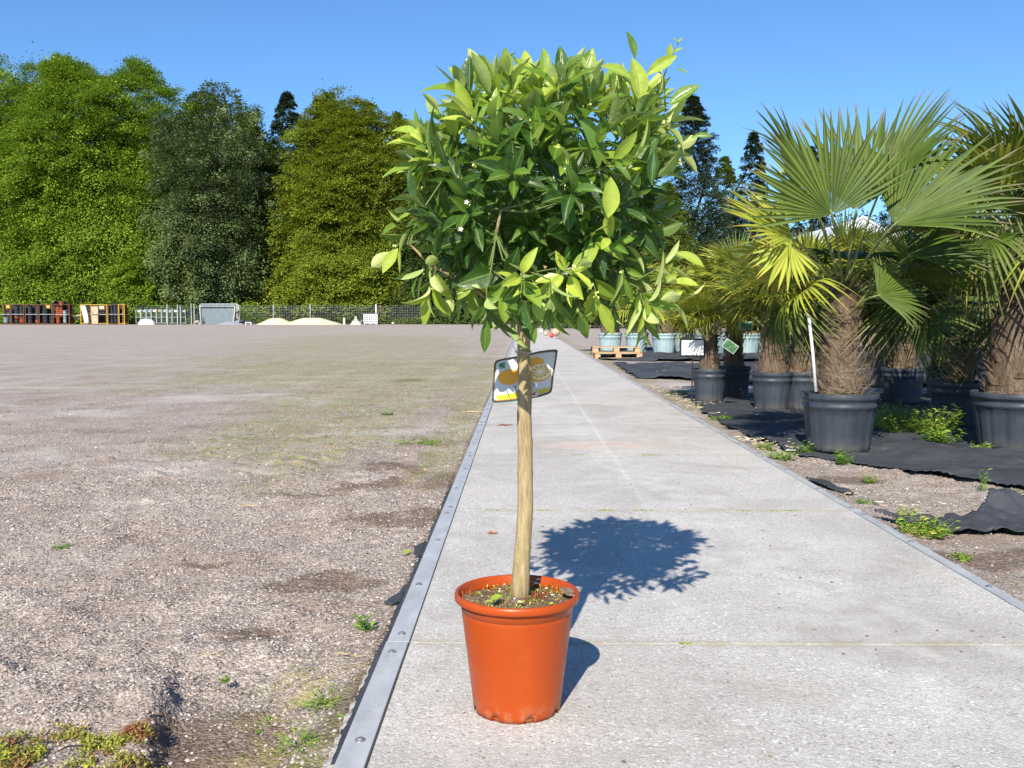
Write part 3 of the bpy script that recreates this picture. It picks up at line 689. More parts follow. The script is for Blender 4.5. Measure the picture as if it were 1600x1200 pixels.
for si, (tip, d, yo, nl, sz) in enumerate(shoots):
    L = .055 + .03 * rng.random()
    base = tip - d * L
    best = min(((p - base).length, li, pi, p) for li, lp in enumerate(limbs) for pi, p in enumerate(lp[1:]))
    src = best[3]; mid = src.lerp(base, .5) + Vector((rng.normal() * .012, rng.normal() * .012, -.015))
    twg.tube([src, mid, base, base + d * L * .5, tip], [.0026, .0022, .0017, .0014, .001], 5, caps=False, rnd=.2 + .5 * yo)
    a0 = rng.uniform(0, 6.28); u1 = d.orthogonal().normalized(); u2 = d.cross(u1)
    hang = max(0, -d.z)
    for k in range(nl):
        t = k / max(nl - 1, 1); az = a0 + k * 2.4
        rad = u1 * math.cos(az) + u2 * math.sin(az)
        op = math.radians((78 if d.z < .6 else 62) - 48 * t + rng.normal(0, 10))
        ld = d * math.cos(op) + rad * math.sin(op)
        droop = rng.uniform(.0, .45) * (1.0 - .75 * max(0, d.z)) + .35 * hang
        ld = (ld + Vector((0, 0, -droop))).normalized()
        nrm = d - ld * d.dot(ld)
        nrm = nrm.normalized() * 1.0 + Vector((rng.normal() * .3, rng.normal() * .3, .25 + rng.normal() * .25))
        p = base + d * L * (.1 + .9 * t) + rad * .002
        s_ = sz * rng.uniform(.52, 1.25) * (1 - .22 * t)
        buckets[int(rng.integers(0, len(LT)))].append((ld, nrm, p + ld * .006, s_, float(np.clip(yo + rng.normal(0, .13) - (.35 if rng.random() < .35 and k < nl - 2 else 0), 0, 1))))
        twg.tube([p, p + ld * .008], [.0009, .0007], 3, caps=False, rnd=.5)
    if rng.random() < .30: fl_sites.append((tip, d))
# the thin shoot reaching up at the top right, with small leaves
sp = [P(1040, 175, 2.22) - PC, P(1037, 120, 2.21) - PC, P(1048, 90, 2.2) - PC, P(1060, 68, 2.2) - PC]
twg.tube(sp, [.002, .0016, .0012, .0008], 5, rnd=.6)
for (px, py, qx, qy, s_) in ((1045, 93, 1050, 62, .035), (1036, 118, 1000, 92, .03), (1050, 85, 1070, 72, .03), (1058, 70, 1070, 55, .022), (1055, 108, 1076, 113, .034), (1038, 150, 1055, 135, .03), (1060, 66, 1050, 58, .02)):
    a, b = P(px, py, 2.2) - PC, P(qx, qy, 2.19) - PC
    buckets[1].append(((b - a), Vector((rng.normal() * .4, -.5, .8)), a, s_, .8))
for (px, py, qx, qy, Y, s_, yo) in ((992, 93, 979, 53, 2.22, .066, .45), (985, 122, 940, 97, 2.2, .075, .8), (1000, 160, 995, 98, 2.16, .10, .95), (1010, 118, 1062, 78, 2.18, .085, .95), (1045, 165, 1090, 135, 2.2, .085, .5), (988, 108, 1000, 125, 2.2, .05, .6), (622, 388, 598, 430, 2.2, .068, .95), (1080, 215, 1105, 210, 2.2, .05, .5), (1055, 395, 1100, 410, 2.15, .075, .9), (615, 200, 655, 208, 2.2, -.07, .85), (950, 340, 958, 285, 2.0, .085, .95), (1022, 235, 1020, 275, 2.05, .075, .2)):
    a, b = P(px, py, Y) - PC, P(qx, qy, Y - .01) - PC
    buckets[int(rng.integers(0, 3))].append(((b - a) * (1 if s_ > 0 else -1), Vector((rng.normal() * .3, -.8, .5)), a if s_ > 0 else b, abs(s_), yo))
twg.tube([P(1000, 175, 2.22) - PC, P(995, 130, 2.21) - PC, P(992, 93, 2.22) - PC], [.002, .0016, .001], 5, rnd=.6)
twg.build('twigs', tw_m, tree)
m_ = MB()
for (tv, tf, tl), bk in zip(LT, buckets):
    if bk: m_.add(*scatter(tv, tf, np.array([tuple(b[0]) for b in bk]), np.array([tuple(b[1]) for b in bk]), np.array([tuple(b[2]) for b in bk]), np.array([b[3] for b in bk]), tl, [b[4] for b in bk]))
m_.build('foliage', citrus_m, tree)
# flower buds and a few open blossoms
s = S('bud', .5, .3); s.col(s.ramp(s.att()[2], [(0, (.42, .52, .12)), (.5, (.62, .62, .25)), (1, (.85, .82, .72))])); bud_m = s.m
for q, (tip, d) in enumerate(fl_sites[:70]):
    b = MB()
    for j in range(int(rng.integers(3, 7))):
        o3 = Vector((rng.normal(), rng.normal(), rng.normal())) * .0035
        b.ball(tip - d * .012 + o3, rng.uniform(.0016, .0034), 6, 4, (0, 0, rng.random() * .55), (1, 1, 1.3))
    b.build('flower_bud', bud_m, tree)
for (px, py, Y) in ((720, 358, 2.0), (729, 316, 2.03)):
    c = P(px, py, Y) - PC; b = MB()
    for j in range(5):
        a = j * 1.256; dd = Vector((math.cos(a), -.5, math.sin(a))).normalized()
        b.add(*scatter(LT[6][0], LT[6][1], [tuple(dd)], [(0, -1, .2)], [tuple(c)], [.0065], LT[6][2], [1.]))
    b.ball(c, .0022, 6, 4, (0, 0, .4)); b.build('blossom', bud_m, tree)
# ================================================================== plant label hanging on the trunk
KD = 2.42
def cp(zx, zy): return ((750 + zx / 6 - 820) / 1500 * KD, -(480 + zy / 6 - 588) / 1500 * KD)
card = empty('plant_label', P(820, 588, 2.402), 'picture card with yellow citrus fruits and dark green border wired to the thin trunk', 'plant label')
outl = [(130, 600), (135, 530), (150, 502), (190, 488), (240, 478), (340, 462), (440, 442), (540, 415), (640, 400), (705, 396), (727, 405), (722, 450), (710, 530), (690, 640), (678, 760), (668, 795), (640, 815), (560, 840), (460, 862), (340, 878), (240, 890), (150, 897), (120, 893), (113, 875), (118, 800), (122, 700)]
outl = [cp(*a) for a in outl][::-1]
cen = (sum(p[0] for p in outl) / len(outl), sum(p[1] for p in outl) / len(outl))
def inset(pl, d):
    return [(cen[0] + (x - cen[0]) * (1 - d / .074), cen[1] + (z - cen[1]) * (1 - d / .052)) for x, z in pl]
def layer(name, poly, y, m, par):
    b = MB(); b.prism(poly, y - .0003, y); return b.build(name, m, par, smooth=False)
def flat(name, c, r=.35): return simple(name, c, r, .06, 30, spec=.5)
k_green, k_org, k_white, k_yel, k_fruit, k_rind, k_flesh, k_blk, k_red = flat('label_border', (.035, .075, .045)), flat('label_line', (.62, .17, .09)), flat('label_white', (.62, .64, .68)), flat('label_yellow', (.52, .50, .03)), None, flat('label_rind', (.75, .72, .38)), None, flat('label_ink', (.02, .025, .03)), flat('label_red', (.60, .06, .05))
s = S('label_fruit', .35); s.col(s.mix(s.noise(25, 4), (.74, .25, .01), (.90, .50, .02))); k_fruit = s.m
s = S('label_flesh', .35); s.col(s.mix(s.noise(90, 4), (.55, .28, .04), (.80, .55, .12))); k_flesh = s.m
b = MB(); b.prism(outl, -.0010, .0010); b.build('card', k_green, card, smooth=False)
layer('orange_line', inset(outl, .0042), -.0011, k_org, card)
layer('white_panel', inset(outl, .0054), -.0015, k_white, card)
pin = inset(outl, .0056)
def topcut(x): return cp(0, 830)[1] + (cp(0, 752)[1] - cp(0, 830)[1]) * (x - cp(150, 0)[0]) / (cp(650, 0)[0] - cp(150, 0)[0])
band = [p for p in pin if p[1] < topcut(p[0]) - .0005]
band = sorted(band, key=lambda p: math.atan2(p[1] - cen[1], p[0] - cen[0]))
xl_, xr_ = cp(146, 0)[0], cp(662, 0)[0]
band = [(xl_, topcut(xl_))] + sorted([p for p in band if xl_ < p[0] < xr_], key=lambda p: p[0]) + [(xr_, topcut(xr_))]
layer('yellow_band', band, -.0019, k_yel, card)
def ell(zx, zy, rx, ry, n=32, rot=0.14):
    cx, cz = cp(zx, zy); f = KD / 1500 / 6
    return [(cx + rx * f * math.cos(t) * math.cos(rot) - ry * f * math.sin(t) * math.sin(rot), cz + rx * f * math.cos(t) * math.sin(rot) + ry * f * math.sin(t) * math.cos(rot)) for t in (2 * math.pi * i / n for i in range(n))]
layer('printed_fruit', ell(520, 518, 78, 48), -.0019, k_fruit, card)
layer('printed_fruit', ell(275, 655, 106, 72), -.0023, k_fruit, card)
layer('printed_fruit', ell(545, 635, 120, 62), -.0021, k_fruit, card)
layer('printed_slice', ell(562, 605, 101, 73), -.0025, k_rind, card)
layer('printed_slice_rim', ell(562, 604, 96, 69), -.0028, flat('label_pith', (.82, .80, .62)), card)
b = MB(); c0_ = cp(562, 604); f_ = KD / 1500 / 6
for i in range(11):
    a0_, a1_ = 2 * math.pi * (i + .10) / 11, 2 * math.pi * (i + .90) / 11
    pts_ = [(20, (a0_ + a1_) / 2)] + [(84, a0_ + (a1_ - a0_) * j / 4) for j in range(5)]
    pl = [(c0_[0] + r * f_ * math.cos(a), c0_[1] + r * f_ * .72 * math.sin(a) + r * f_ * math.cos(a) * .13) for r, a in pts_]
    b.prism(pl, -.0034, -.0030)
b.build('slice_segments', k_flesh, bpy.data.objects['printed_slice'], smooth=False)
b = MB()
for (zx, zy, rx, ry) in ((196, 534, 20, 11), (224, 526, 20, 10), (210, 546, 34, 8), (200, 558, 22, 8), (226, 560, 14, 8), (208, 573, 34, 4)): b.prism(ell(zx, zy, rx, ry, 14), -.0021, -.0017)
b.build('printed_emblem', flat('label_emblem', (.05, .26, .13)), card, smooth=False)
layer('logo_oval', ell(500, 812, 52, 32), -.0023, k_white, card)
b = MB(); b.prism(ell(492, 818, 36, 9), -.0028, -.0024); b.prism(ell(506, 802, 12, 7), -.0028, -.0024); b.build('logo_mark', k_red, card, smooth=False)
b = MB(); b.prism(ell(524, 795, 10, 5), -.0028, -.0024); b.build('logo_leaf', flat('logo_green', (.05, .3, .08)), card, smooth=False)
def text(body, size, zx, zy, rot, m, par, sp=1.0, name='lettering', y=-.0022, parent_off=None):
    cu = bpy.data.curves.new('t', 'FONT'); cu.body = body; cu.size = size; cu.align_x = 'CENTER'; cu.align_y = 'CENTER'; cu.extrude = .0002; cu.space_character = sp
    t = bpy.data.objects.new('t', cu); COL.objects.link(t)
    dg = bpy.context.evaluated_depsgraph_get(); me = bpy.data.meshes.new_from_object(t.evaluated_get(dg))
    bpy.data.objects.remove(t)
    o = bpy.data.objects.new(name, me); COL.objects.link(o); me.materials.clear(); me.materials.append(m)
    c = cp(zx, zy); o.location = (c[0], y, c[1]); o.rotation_euler = (math.pi / 2, -rot, 0); o.parent = par; return o
text('YUZU', .0160, 411, 744, .13, k_blk, card, sp=1.42)
text('Citrus junos', .0095, 402, 785, .13, k_blk, card)
# wire loop holding the card
b = MB(); c = P(818, 549, 2.35) - card.location
pts_ = [c + Vector((.0195 * math.cos(t), .0215 * math.sin(t), .002 * math.sin(t * 2))) for t in np.linspace(0, 2 * math.pi, 25)]
b.tube(pts_, .0011, 6)
b.tube([p + Vector((0, 0, -.003)) for p in pts_], .0009, 6)
b.tube([P(806, 548, 2.33) - card.location, P(802, 540, 2.33) - card.location, P(803, 534, 2.33) - card.location, P(806, 531, 2.33) - card.location], .0008, 5)
b.tube([c + Vector((0, .0215, 0)), c + Vector((.003, .045, -.004))], .0009, 5)
b.build('wire', simple('wire', (.45, .46, .48), .35, .1, metal=.8), card)
# ================================================================== palms in tubs
def frond_mat(name, dark, mid, tipc, warm):
    s = S(name, .52, .30); a = s.att(); o_ = s.obj()
    c = s.mix(s.mr(a[2], 0, 1), dark, mid)
    c = s.mix(s.mr(s.noise(4, 3, o_), .35, .7, 0, .5), c, warm)
    fold = s.mr(s.math('ABSOLUTE', a[1]), 0, .35, .35, 0)
    c = s.mix(fold, c, (.30, .36, .10))
    tip = s.math('MULTIPLY', s.mr(s.math('ADD', a[0], s.math('MULTIPLY', a[2], .10)), .90, 1.02, 0, 1), s.mr(a[2], .2, .8, .3, 1))
    c = s.mix(tip, c, tipc)
    s.col(c)
    return s.transl(s.mix(.5, mid, warm), .22).m
fr_green = frond_mat('palm_frond_green', (.024, .055, .009), (.075, .13, .015), (.20, .15, .10), (.13, .17, .025))
fr_yellow = frond_mat('palm_frond_yellow_sunlit', (.14, .20, .02), (.34, .40, .04), (.38, .22, .05), (.54, .50, .06))  # yellowing fronds; the bright tone also paints small palms as sunlit
s = S('palm_petiole', .5, .4); s.col(s.mix(s.noise(12, 3), (.11, .16, .04), (.26, .27, .09))); pet_m = s.m
rng = np.random.default_rng(99)
def frond_mesh(name, R, L, spread, nseg, bend, droop, cup, tipdroop, mats, seed, ragged=.04, foldk=.5):
    """petiole from the origin along +x to the hub at x=L, fan blade beyond it"""
    rg = np.random.default_rng(seed); mb = MB()
    sag = .06 * L
    pp = [Vector((L * t, 0, math.sin(math.pi * t) * sag)) for t in np.linspace(0, 1, 7)]
    mb.tube(pp, [.014, .0105, .0085, .0075, .007, .0065, .006], 6, mi=1)
    dth = 2 * spread / nseg
    st = np.array([.03, .22, .46, .60, .75, .88, .96, 1.0])
    cb, sb = math.cos(bend), math.sin(bend)
    for i in range(nseg):
        th = -spread + (i + .5) * dth + rg.normal(0, .006)
        k = abs(th) / spread
        Rl = R * (1 - .30 * k ** 2.2) * rg.uniform(1 - ragged, 1 + ragged)
        rn = rg.random(); tw_ = rg.normal(0, .05); td = tipdroop * rg.uniform(.4, 1.5) * (1 + 1.2 * k)
        if rg.random() < .10: td += .35
        V = []; Lc = []
        for j, f in enumerate(st):
            r = f * Rl
            if f <= .46: hw = r * math.tan(dth / 2) * 1.0
            else: hw = .46 * Rl * math.tan(dth / 2) * (1 - ((f - .46) / .54) ** 1.6) * 1.0 + .0008
            over = max(0, f - .35)
            thh = th + tw_ * over
            dz = -td * over ** 2 * R * 1.6 - droop * f * f * R * .35 + cup * (math.sin(th) ** 2) * f * R * .55
            for a in (-1, 0, 1):
                zz = dz + (-foldk * hw * (1 if a == 0 else -1) * .9)
                x = r * math.cos(thh) - a * hw * math.sin(thh); y = r * math.sin(thh) + a * hw * math.cos(thh)
                V.append((L + x * cb + zz * sb, y, -x * sb + zz * cb)); Lc.append((f, a, rn))
        F = [[j * 3 + q, (j + 1) * 3 + q, (j + 1) * 3 + q + 1, j * 3 + q + 1] for j in range(len(st) - 1) for q in (0, 1)]
        mb.add(V, F, Lc, 0)
    return mb.mesh(name, mats, True)
PI = math.pi
FM = [frond_mesh('frond_mesh', .60, .50, 1.95, 40, .05, .05, .6, .10, [fr_green, pet_m], 1),
      frond_mesh('frond_mesh', .53, .46, 2.0, 38, .30, .15, .4, .22, [fr_green, pet_m], 2, .07),
      frond_mesh('frond_mesh', .58, .50, 1.7, 36, -.1, .0, .8, .06, [fr_green, pet_m], 3),
      frond_mesh('frond_mesh', .50, .50, 2.4, 40, .7, .5, .2, .8, [fr_green, pet_m], 4, .09),
      frond_mesh('frond_mesh', .46, .44, 2.1, 34, .55, .4, .3, .6, [fr_yellow, pet_m], 5, .12),
      frond_mesh('frond_mesh', .55, .52, 2.1, 36, .1, .15, .5, .35, [fr_yellow, pet_m], 6, .08)]
s = S('palm_trunk_fibre', .95, .08)
o_ = s.obj(); q_ = s.noise(9, 6, s.scalev(o_, (3, 3, .7)), .75, .8)
c0 = s.ramp(q_, [(.25, (.045, .030, .021)), (.45, (.14, .10, .07)), (.6, (.23, .175, .125)), (.8, (.42, .34, .26))])
s.col(c0); s.bump(s.math('ADD', q_, s.noise(60, 4, s.scalev(o_, (2, 2, .5)))), 1, .02); fib_m = s.m
s = S('dry_fibre_strand', .9, .1); s.col(s.ramp(s.att()[2], [(0, (.060, .040, .027)), (.5, (.155, .115, .08)), (1, (.38, .30, .21))])); strand_m = s.m
def trunk_mesh(name, H, r0, r1, seed, lean=0.0, k=1.0):
    rg = np.random.default_rng(seed); mb = MB(); n = 28; m = 26
    V = []
    for i in range(m):
        t = i / (m - 1); z = H * t; rr = r0 * (1 - t) ** 1.6 * .55 + (r1 + (r0 * .45 + r1 * .0) * (1 - t) * .6)
        rr = r1 + (r0 - r1) * (1 - t) ** .8 + .10 * r1 * math.sin(t * 9 + seed)
        for j in range(n):
            a = 2 * PI * j / n
            q = rr * (1 + .22 * (float(fbm(a * 1.6 + seed, z * 9, 3, seed)) - .5) + .06 * (float(vnoise(j * 1.0, z * 40, seed)) - .5))
            V.append((q * math.cos(a) + lean * t * t, q * math.sin(a), z))
    mb.add(V, [[i * n + j, i * n + (j + 1) % n, (i + 1) * n + (j + 1) % n, (i + 1) * n + j] for i in range(m - 1) for j in range(n)])
    # old leaf bases (boots) up the trunk
    nb = int(46 * k)
    for i in range(nb):
        t = (i + .5) / nb; a = i * 2.4 + rg.normal(0, .1); z = H * t * .98 + .01; rr = r1 + (r0 - r1) * (1 - t) ** .8
        o3 = Vector((math.cos(a), math.sin(a), 0)); tn = Vector((-math.sin(a), math.cos(a), 0)) * rr * rg.uniform(.20, .34)
        p = o3 * rr * .92 + Vector((lean * t * t, 0, z)); e = p + o3 * rr * rg.uniform(.10, .28) + Vector((0, 0, H * .5 * rg.uniform(.10, .19)))
        q = .35
        mb.add([p - tn, p + tn, e + tn * q, e - tn * q, p - tn + o3 * .012, p + tn + o3 * .012, e + tn * q + o3 * .008, e - tn * q + o3 * .008],
               [[4, 5, 6, 7], [0, 4, 7, 3], [1, 2, 6, 5], [2, 3, 7, 6], [0, 3, 2, 1]])
    return mb, rg
def strands(H, r0, r1, seed, n, lean=0.0):
    rg = np.random.default_rng(seed + 7); mb = MB()
    for i in range(n):
        t = rg.random(); a = rg.uniform(0, 2 * PI); z = H * t; rr = (r1 + (r0 - r1) * (1 - t) ** .8) * 1.03
        ln = rg.uniform(.06, .24); an = rg.normal(0, .9); pts_ = []
        wild = rg.random() < .6
        for q in range(5):
            u = q / 4; aa = a + math.sin(an) * ln * u / rr * .8; zz = z + math.cos(an) * ln * u * (-1 if rg.random() < 0 else 1)
            r_ = rr + (.045 * u * u * (1 if wild else .25)) + rg.normal(0, .002)
            pts_.append((r_ * math.cos(aa) + lean * t * t, r_ * math.sin(aa), zz))
        w_ = rg.uniform(.0004, .0013); rn = rg.random(); V = []
        for p in pts_: V += [(p[0], p[1], p[2] - w_), (p[0], p[1], p[2] + w_)]
        up = [(p[0] - w_ * math.sin(a), p[1] + w_ * math.cos(a), p[2]) for p in pts_]
        if rg.random() < .6: V = [c for p, u_ in zip(pts_, up) for c in (p, u_)]
        mb.add(V, [[2 * q, 2 * q + 1, 2 * q + 3, 2 * q + 2] for q in range(4)], [(0, 0, rn)] * 10)
    return mb
def tub_mesh(R, H, m, facets=16, holes=True, two=True):
    mb = MB(); n = facets * 6
    rb = R * .80
    def mod(r, z, a):
        if z < H * .74 and r > rb * .75:
            q = abs(((a * facets / (2 * PI)) % 1) - .5) * 2
            return r * (1 - .030 * (q > .80))
        return r
    prof = [(.001, .02), (rb * .93, .02), (rb * .95, 0), (rb, .004), (rb * 1.012, H * .08), (R * .90, H * .60), (R * .915, H * .735), (R * .95, H * .755), (R * .955, H * .80), (R * .93, H * .815), (R * .94, H * .88), (R * .995, H * .905), (R * 1.0, H * .92), (R * 1.0, H * .985), (R * .985, H), (R * .95, H * .998), (R * .93, H * .97), (R * .91, H * .88), (.001, H * .875)]
    mb.lathe(prof, n, mod=mod)
    # feet: small raised notches read as dark slots
    return mb.mesh('tub_mesh', m, True)
s = S('tub_black_plastic', .5, .4)
o_ = s.obj(); z_ = s.xyz(o_)[2]
c0 = s.mix(s.mr(s.noise(5, 5, s.scalev(o_, (1, 1, .35)), .65), .35, .7), (.022, .029, .042), (.044, .055, .073))
c0 = s.mix(s.math('MULTIPLY', s.mr(z_, .12, .0, 0, 1), s.mr(s.noise(9, 5, o_), .35, .65, 0, .6)), c0, (.15, .13, .095))
s.col(c0); s.rough(s.mr(s.noise(12, 4, o_), .3, .7, .42, .7)); tub_dark = s.m
s = S('tub_faded_sunlit_plastic', .55, .4)  # faded grey plastic, sunlight and sky haze mixed into its colour
o_ = s.obj(); s.col(s.mix(s.mr(s.noise(4, 4, s.scalev(o_, (1, 1, .3))), .3, .7), (.20, .30, .32), (.33, .44, .46))); tub_pale = s.m
s = S('tub_soil', .95, .1); s.col(s.ramp(s.noise(40, 4), [(.35, (.04, .03, .02)), (.6, (.14, .11, .06)), (.75, (.15, .19, .05))])); s.bump(s.noise(50, 4), 1, .02); tsoil_m = s.m
s = S('weed_leaf', .55, .3); a_ = s.att(); cc_ = s.ramp(a_[2], [(0, (.05, .12, .02)), (.5, (.12, .24, .03)), (.85, (.28, .40, .05)), (1, (.42, .42, .08))]); s.col(cc_); wl_m = s.transl((.3, .45, .05), .25).m
wtv = np.array([[0, -.03, 0], [0, .03, 0], [.35, -.2, .04], [.35, 0, -.02], [.35, .2, .04], [.7, -.15, .0], [.7, 0, -.05], [.7, .15, 0], [1, 0, -.12]])
wtf = np.array([[0, 3, 2, 2], [0, 1, 3, 3], [1, 4, 3, 3], [2, 3, 6, 5], [3, 4, 7, 6], [5, 6, 8, 8], [6, 7, 8, 8]])
wtf3 = np.array([[0, 3, 2], [0, 1, 3], [1, 4, 3], [2, 3, 6], [2, 6, 5], [3, 4, 7], [3, 7, 6], [5, 6, 8], [6, 7, 8]])
def weed_mb(rg, R, H, stems, leaves, lsz, y0=.2, y1=.9, mb=None, c=(0, 0, 0), up=.6):
    mb = mb or MB()
    for i in range(stems):
        a = rg.uniform(0, 2 * PI); r = R * rg.random() ** .6; h = H * rg.uniform(.45, 1)
        b0 = Vector((c[0] + r * .5 * math.cos(a), c[1] + r * .5 * math.sin(a), c[2])); t0 = Vector((c[0] + r * math.cos(a), c[1] + r * math.sin(a), c[2] + h))
        mid = b0.lerp(t0, .5) + Vector((rg.normal(), rg.normal(), 0)) * .01
        rn = rg.uniform(y0, y1)
        mb.tube([b0, mid, t0], [.0012, .001, .0006], 3, caps=False, rnd=rn)
        ks = np.linspace(.15, 1, leaves); ps = []; xs_ = []
        for k, t in enumerate(ks):
            p = b0.lerp(mid, t * 2) if t < .5 else mid.lerp(t0, t * 2 - 1)
            aa = k * 2.4 + rg.uniform(0, .6); ps.append(tuple(p)); xs_.append((math.cos(aa), math.sin(aa), rg.uniform(-.1, 1) * up))
        mb.add(*scatter(wtv, wtf3, xs_, np.array([[0, 0, 1]] * leaves) + rg.normal(0, .25, (leaves, 3)), ps, lsz * rg.uniform(.6, 1.15, leaves), None, np.clip(rn + rg.normal(0, .12, leaves), 0, 1)))
    return mb
TUBS = {}
def potted_palm(base, tubR, tubH, H, r0, r1, fronds, label, group, seed, dark=True, lean=0.0, fibre=500, weeds=None, nb=1.0, dead=0, rotz=0.0):
    t = empty('potted_palm', base, label, 'potted palm', group)
    key = (round(tubR, 3), round(tubH, 3), dark)
    if key not in TUBS: TUBS[key] = tub_mesh(tubR, tubH, tub_dark if dark else tub_pale)
    o = bpy.data.objects.new('tub', TUBS[key]); COL.objects.link(o); o.parent = t; o.rotation_euler = (0, 0, seed * .7)
    b = MB(); b.lathe([(tubR * .92, tubH * .90), (tubR * .6, tubH * .95), (r0 * .7, tubH * 1.0), (.001, tubH * 1.0)], 32, mod=lambda r, z, a: r * (1 + .03 * math.sin(a * 5)))
    b.build('soil', tsoil_m, t)
    zb = tubH * .90
    mb, rg = trunk_mesh('trunk', H, r0, r1, seed, lean, nb)
    mb.build('trunk', fib_m, t, (0, 0, zb))
    if fibre: strands(H, r0, r1, seed, fibre, lean).build('trunk_fibre', strand_m, t, (0, 0, zb), smooth=False)
    if weeds: weed_mb(rg, tubR * .8, weeds, 26, 5, .035, .3, .9, c=(0, 0, tubH * .92)).build('weeds', wl_m, t, smooth=False).__setitem__('kind', 'stuff')
    top = Vector((lean, 0, zb + H))
    for (az, el, sc, var, roll) in fronds:
        d = Vector((math.cos(az) * math.cos(el), math.sin(az) * math.cos(el), math.sin(el)))
        off = Vector((math.cos(az), math.sin(az), 0)) * r1 * .7 + Vector((0, 0, -.16 * (1 - max(0, math.sin(el)))))
        X = d; Zv = Vector((0, 0, 1)) - d * d.z
        if Zv.length < .1: Zv = Vector((-math.cos(az), -math.sin(az), .2))
        Zv.normalize(); Yv = Zv.cross(X)
        M = Matrix((X, Yv, Zv)).transposed() @ Matrix.Rotation(roll, 3, 'X')
        o = bpy.data.objects.new('frond', FM[var]); COL.objects.link(o); o.parent = t
        o.matrix_local = Matrix.Translation(top + off) @ M.to_4x4() @ Matrix.Scale(sc, 4)
    return t, top
def auto_fronds(rg, n, sc=1.0, yellow=.2, elmin=.0, elmax=1.38, fanlow=True):
    elmin = max(elmin, .02)
    out = []
    for i in range(n):
        t = (i + .5) / n; az = i * 2.39996 + rg.normal(0, .15) + 1.0
        el = elmax - (elmax - elmin) * t ** .85 + rg.normal(0, .08)
        if rg.random() < yellow: var = 5 if el > .3 else 4
        else: var = int(rg.choice([0, 2, 2])) if el > .8 else (int(rg.choice([0, 1, 2])) if el > .25 else int(rg.choice([1, 3, 3])))
        out.append((az, el, sc * rg.uniform(.85, 1.12), var, rg.normal(0, .35)))
    return out
R_ = math.radians
rg = np.random.default_rng(5)
GRP = 'fan palms standing in plastic tubs'
# hero palm: the big one left of the right edge; az 0 = right (+x), 90 = away, -90 = towards the camera
hb = G(1325, 706, -.01); hb = Vector((hb.x, hb.y + .22, -.02))
hero = [(R_(a), R_(e), q, v, r) for a, e, q, v, r in ((150, 30, .95, 5, .3), (-172, 18, .85, 5, .3), (-150, 12, .8, 4, .5), (120, 34, .95, 1, 0), (95, 22, .95, 1, 0), (-18, 20, .9, 1, -.3), (12, 24, .95, 1, -.2), (40, 22, .95, 1, .1), (65, 36, 1.0, 1, .1),
        (5, 6, .8, 3, 0), (60, 2, .85, 3, 0), (135, -4, .8, 3, 0), (45, -6, .85, 3, 0), (80, -8, .8, 3, 0), (-12, 0, .72, 3, 0), (-172, 0, .7, 3, 0), (-62, 30, .50, 1, -.3))]
hp, htop = potted_palm(hb, .285, .435, .86, .158, .088, hero, 'largest fan palm, with a pale cane beside its thick trunk, in a black ribbed tub', GRP, 11, True, .02, 1500, .12, 1.2)
def fan(parent, org, base, hub, tip, nrm, R, spread, nseg, mat, seed, cup=.3, td=.10):
    """one big stiff fan leaf from points in the world: petiole base, hub, a point its blade aims at"""
    rg = np.random.default_rng(seed); mb = MB(); b0, h, tp_ = (Vector(v) - org for v in (base, hub, tip))
    X = (tp_ - h).normalized(); Z = Vector(nrm); Z = (Z - X * Z.dot(X)).normalized(); Y = Z.cross(X)
    m1 = b0.lerp(h, .5) + Vector((0, 0, .05)); q = [b0, b0.lerp(m1, .5) + Vector((0, 0, .015)), m1, m1.lerp(h, .5) + Vector((0, 0, .01)), h, h + X * .04]
    mb.tube(q, [.016, .011, .009, .008, .008, .004], 6, mi=1)
    st = np.array([.03, .25, .52, .64, .78, .90, .97, 1.0]); dth = 2 * spread / nseg
    for i in range(nseg):
        th = -spread + (i + .5) * dth + rg.normal(0, .008); k = abs(th) / spread; Rl = R * (1 - .22 * k ** 2) * rg.uniform(.95, 1.04); rn = rg.random()
        tw_ = rg.normal(0, .07); tdi = td * rg.uniform(.3, 1.8) * (1 + k) + (.35 if rg.random() < .06 else 0); V = []; Lc = []
        for f in st:
            r = f * Rl; hw = r * math.tan(dth / 2) if f <= .52 else .52 * Rl * math.tan(dth / 2) * (1 - ((f - .52) / .48) ** 1.5) + .001
            thh = th + tw_ * max(0, f - .4); dz = cup * math.sin(th) ** 2 * f * R * .5 - tdi * max(0, f - .4) ** 2 * R * 1.5
            for a in (-1, 0, 1):
                zz = dz - .55 * hw * (1 if a == 0 else -1); p = h + X * (r * math.cos(thh) - a * hw * math.sin(thh)) + Y * (r * math.sin(thh) + a * hw * math.cos(thh)) + Z * zz
                V.append(tuple(p)); Lc.append((f, a, rn))
        mb.add(V, [[j * 3 + w_, (j + 1) * 3 + w_, (j + 1) * 3 + w_ + 1, j * 3 + w_ + 1] for j in range(len(st) - 1) for w_ in (0, 1)], Lc, 0)
    mb.build('frond', [mat, pet_m], parent)
sb = strands(.26, .20, .145, 5, 600); sb.lc = [l * np.array([1, 1, .4]) + np.array([0, 0, .6]) for l in sb.lc]; sb.build('trunk_fibre', strand_m, hp, (0.02, 0, .40), smooth=False)
ht = hb + htop
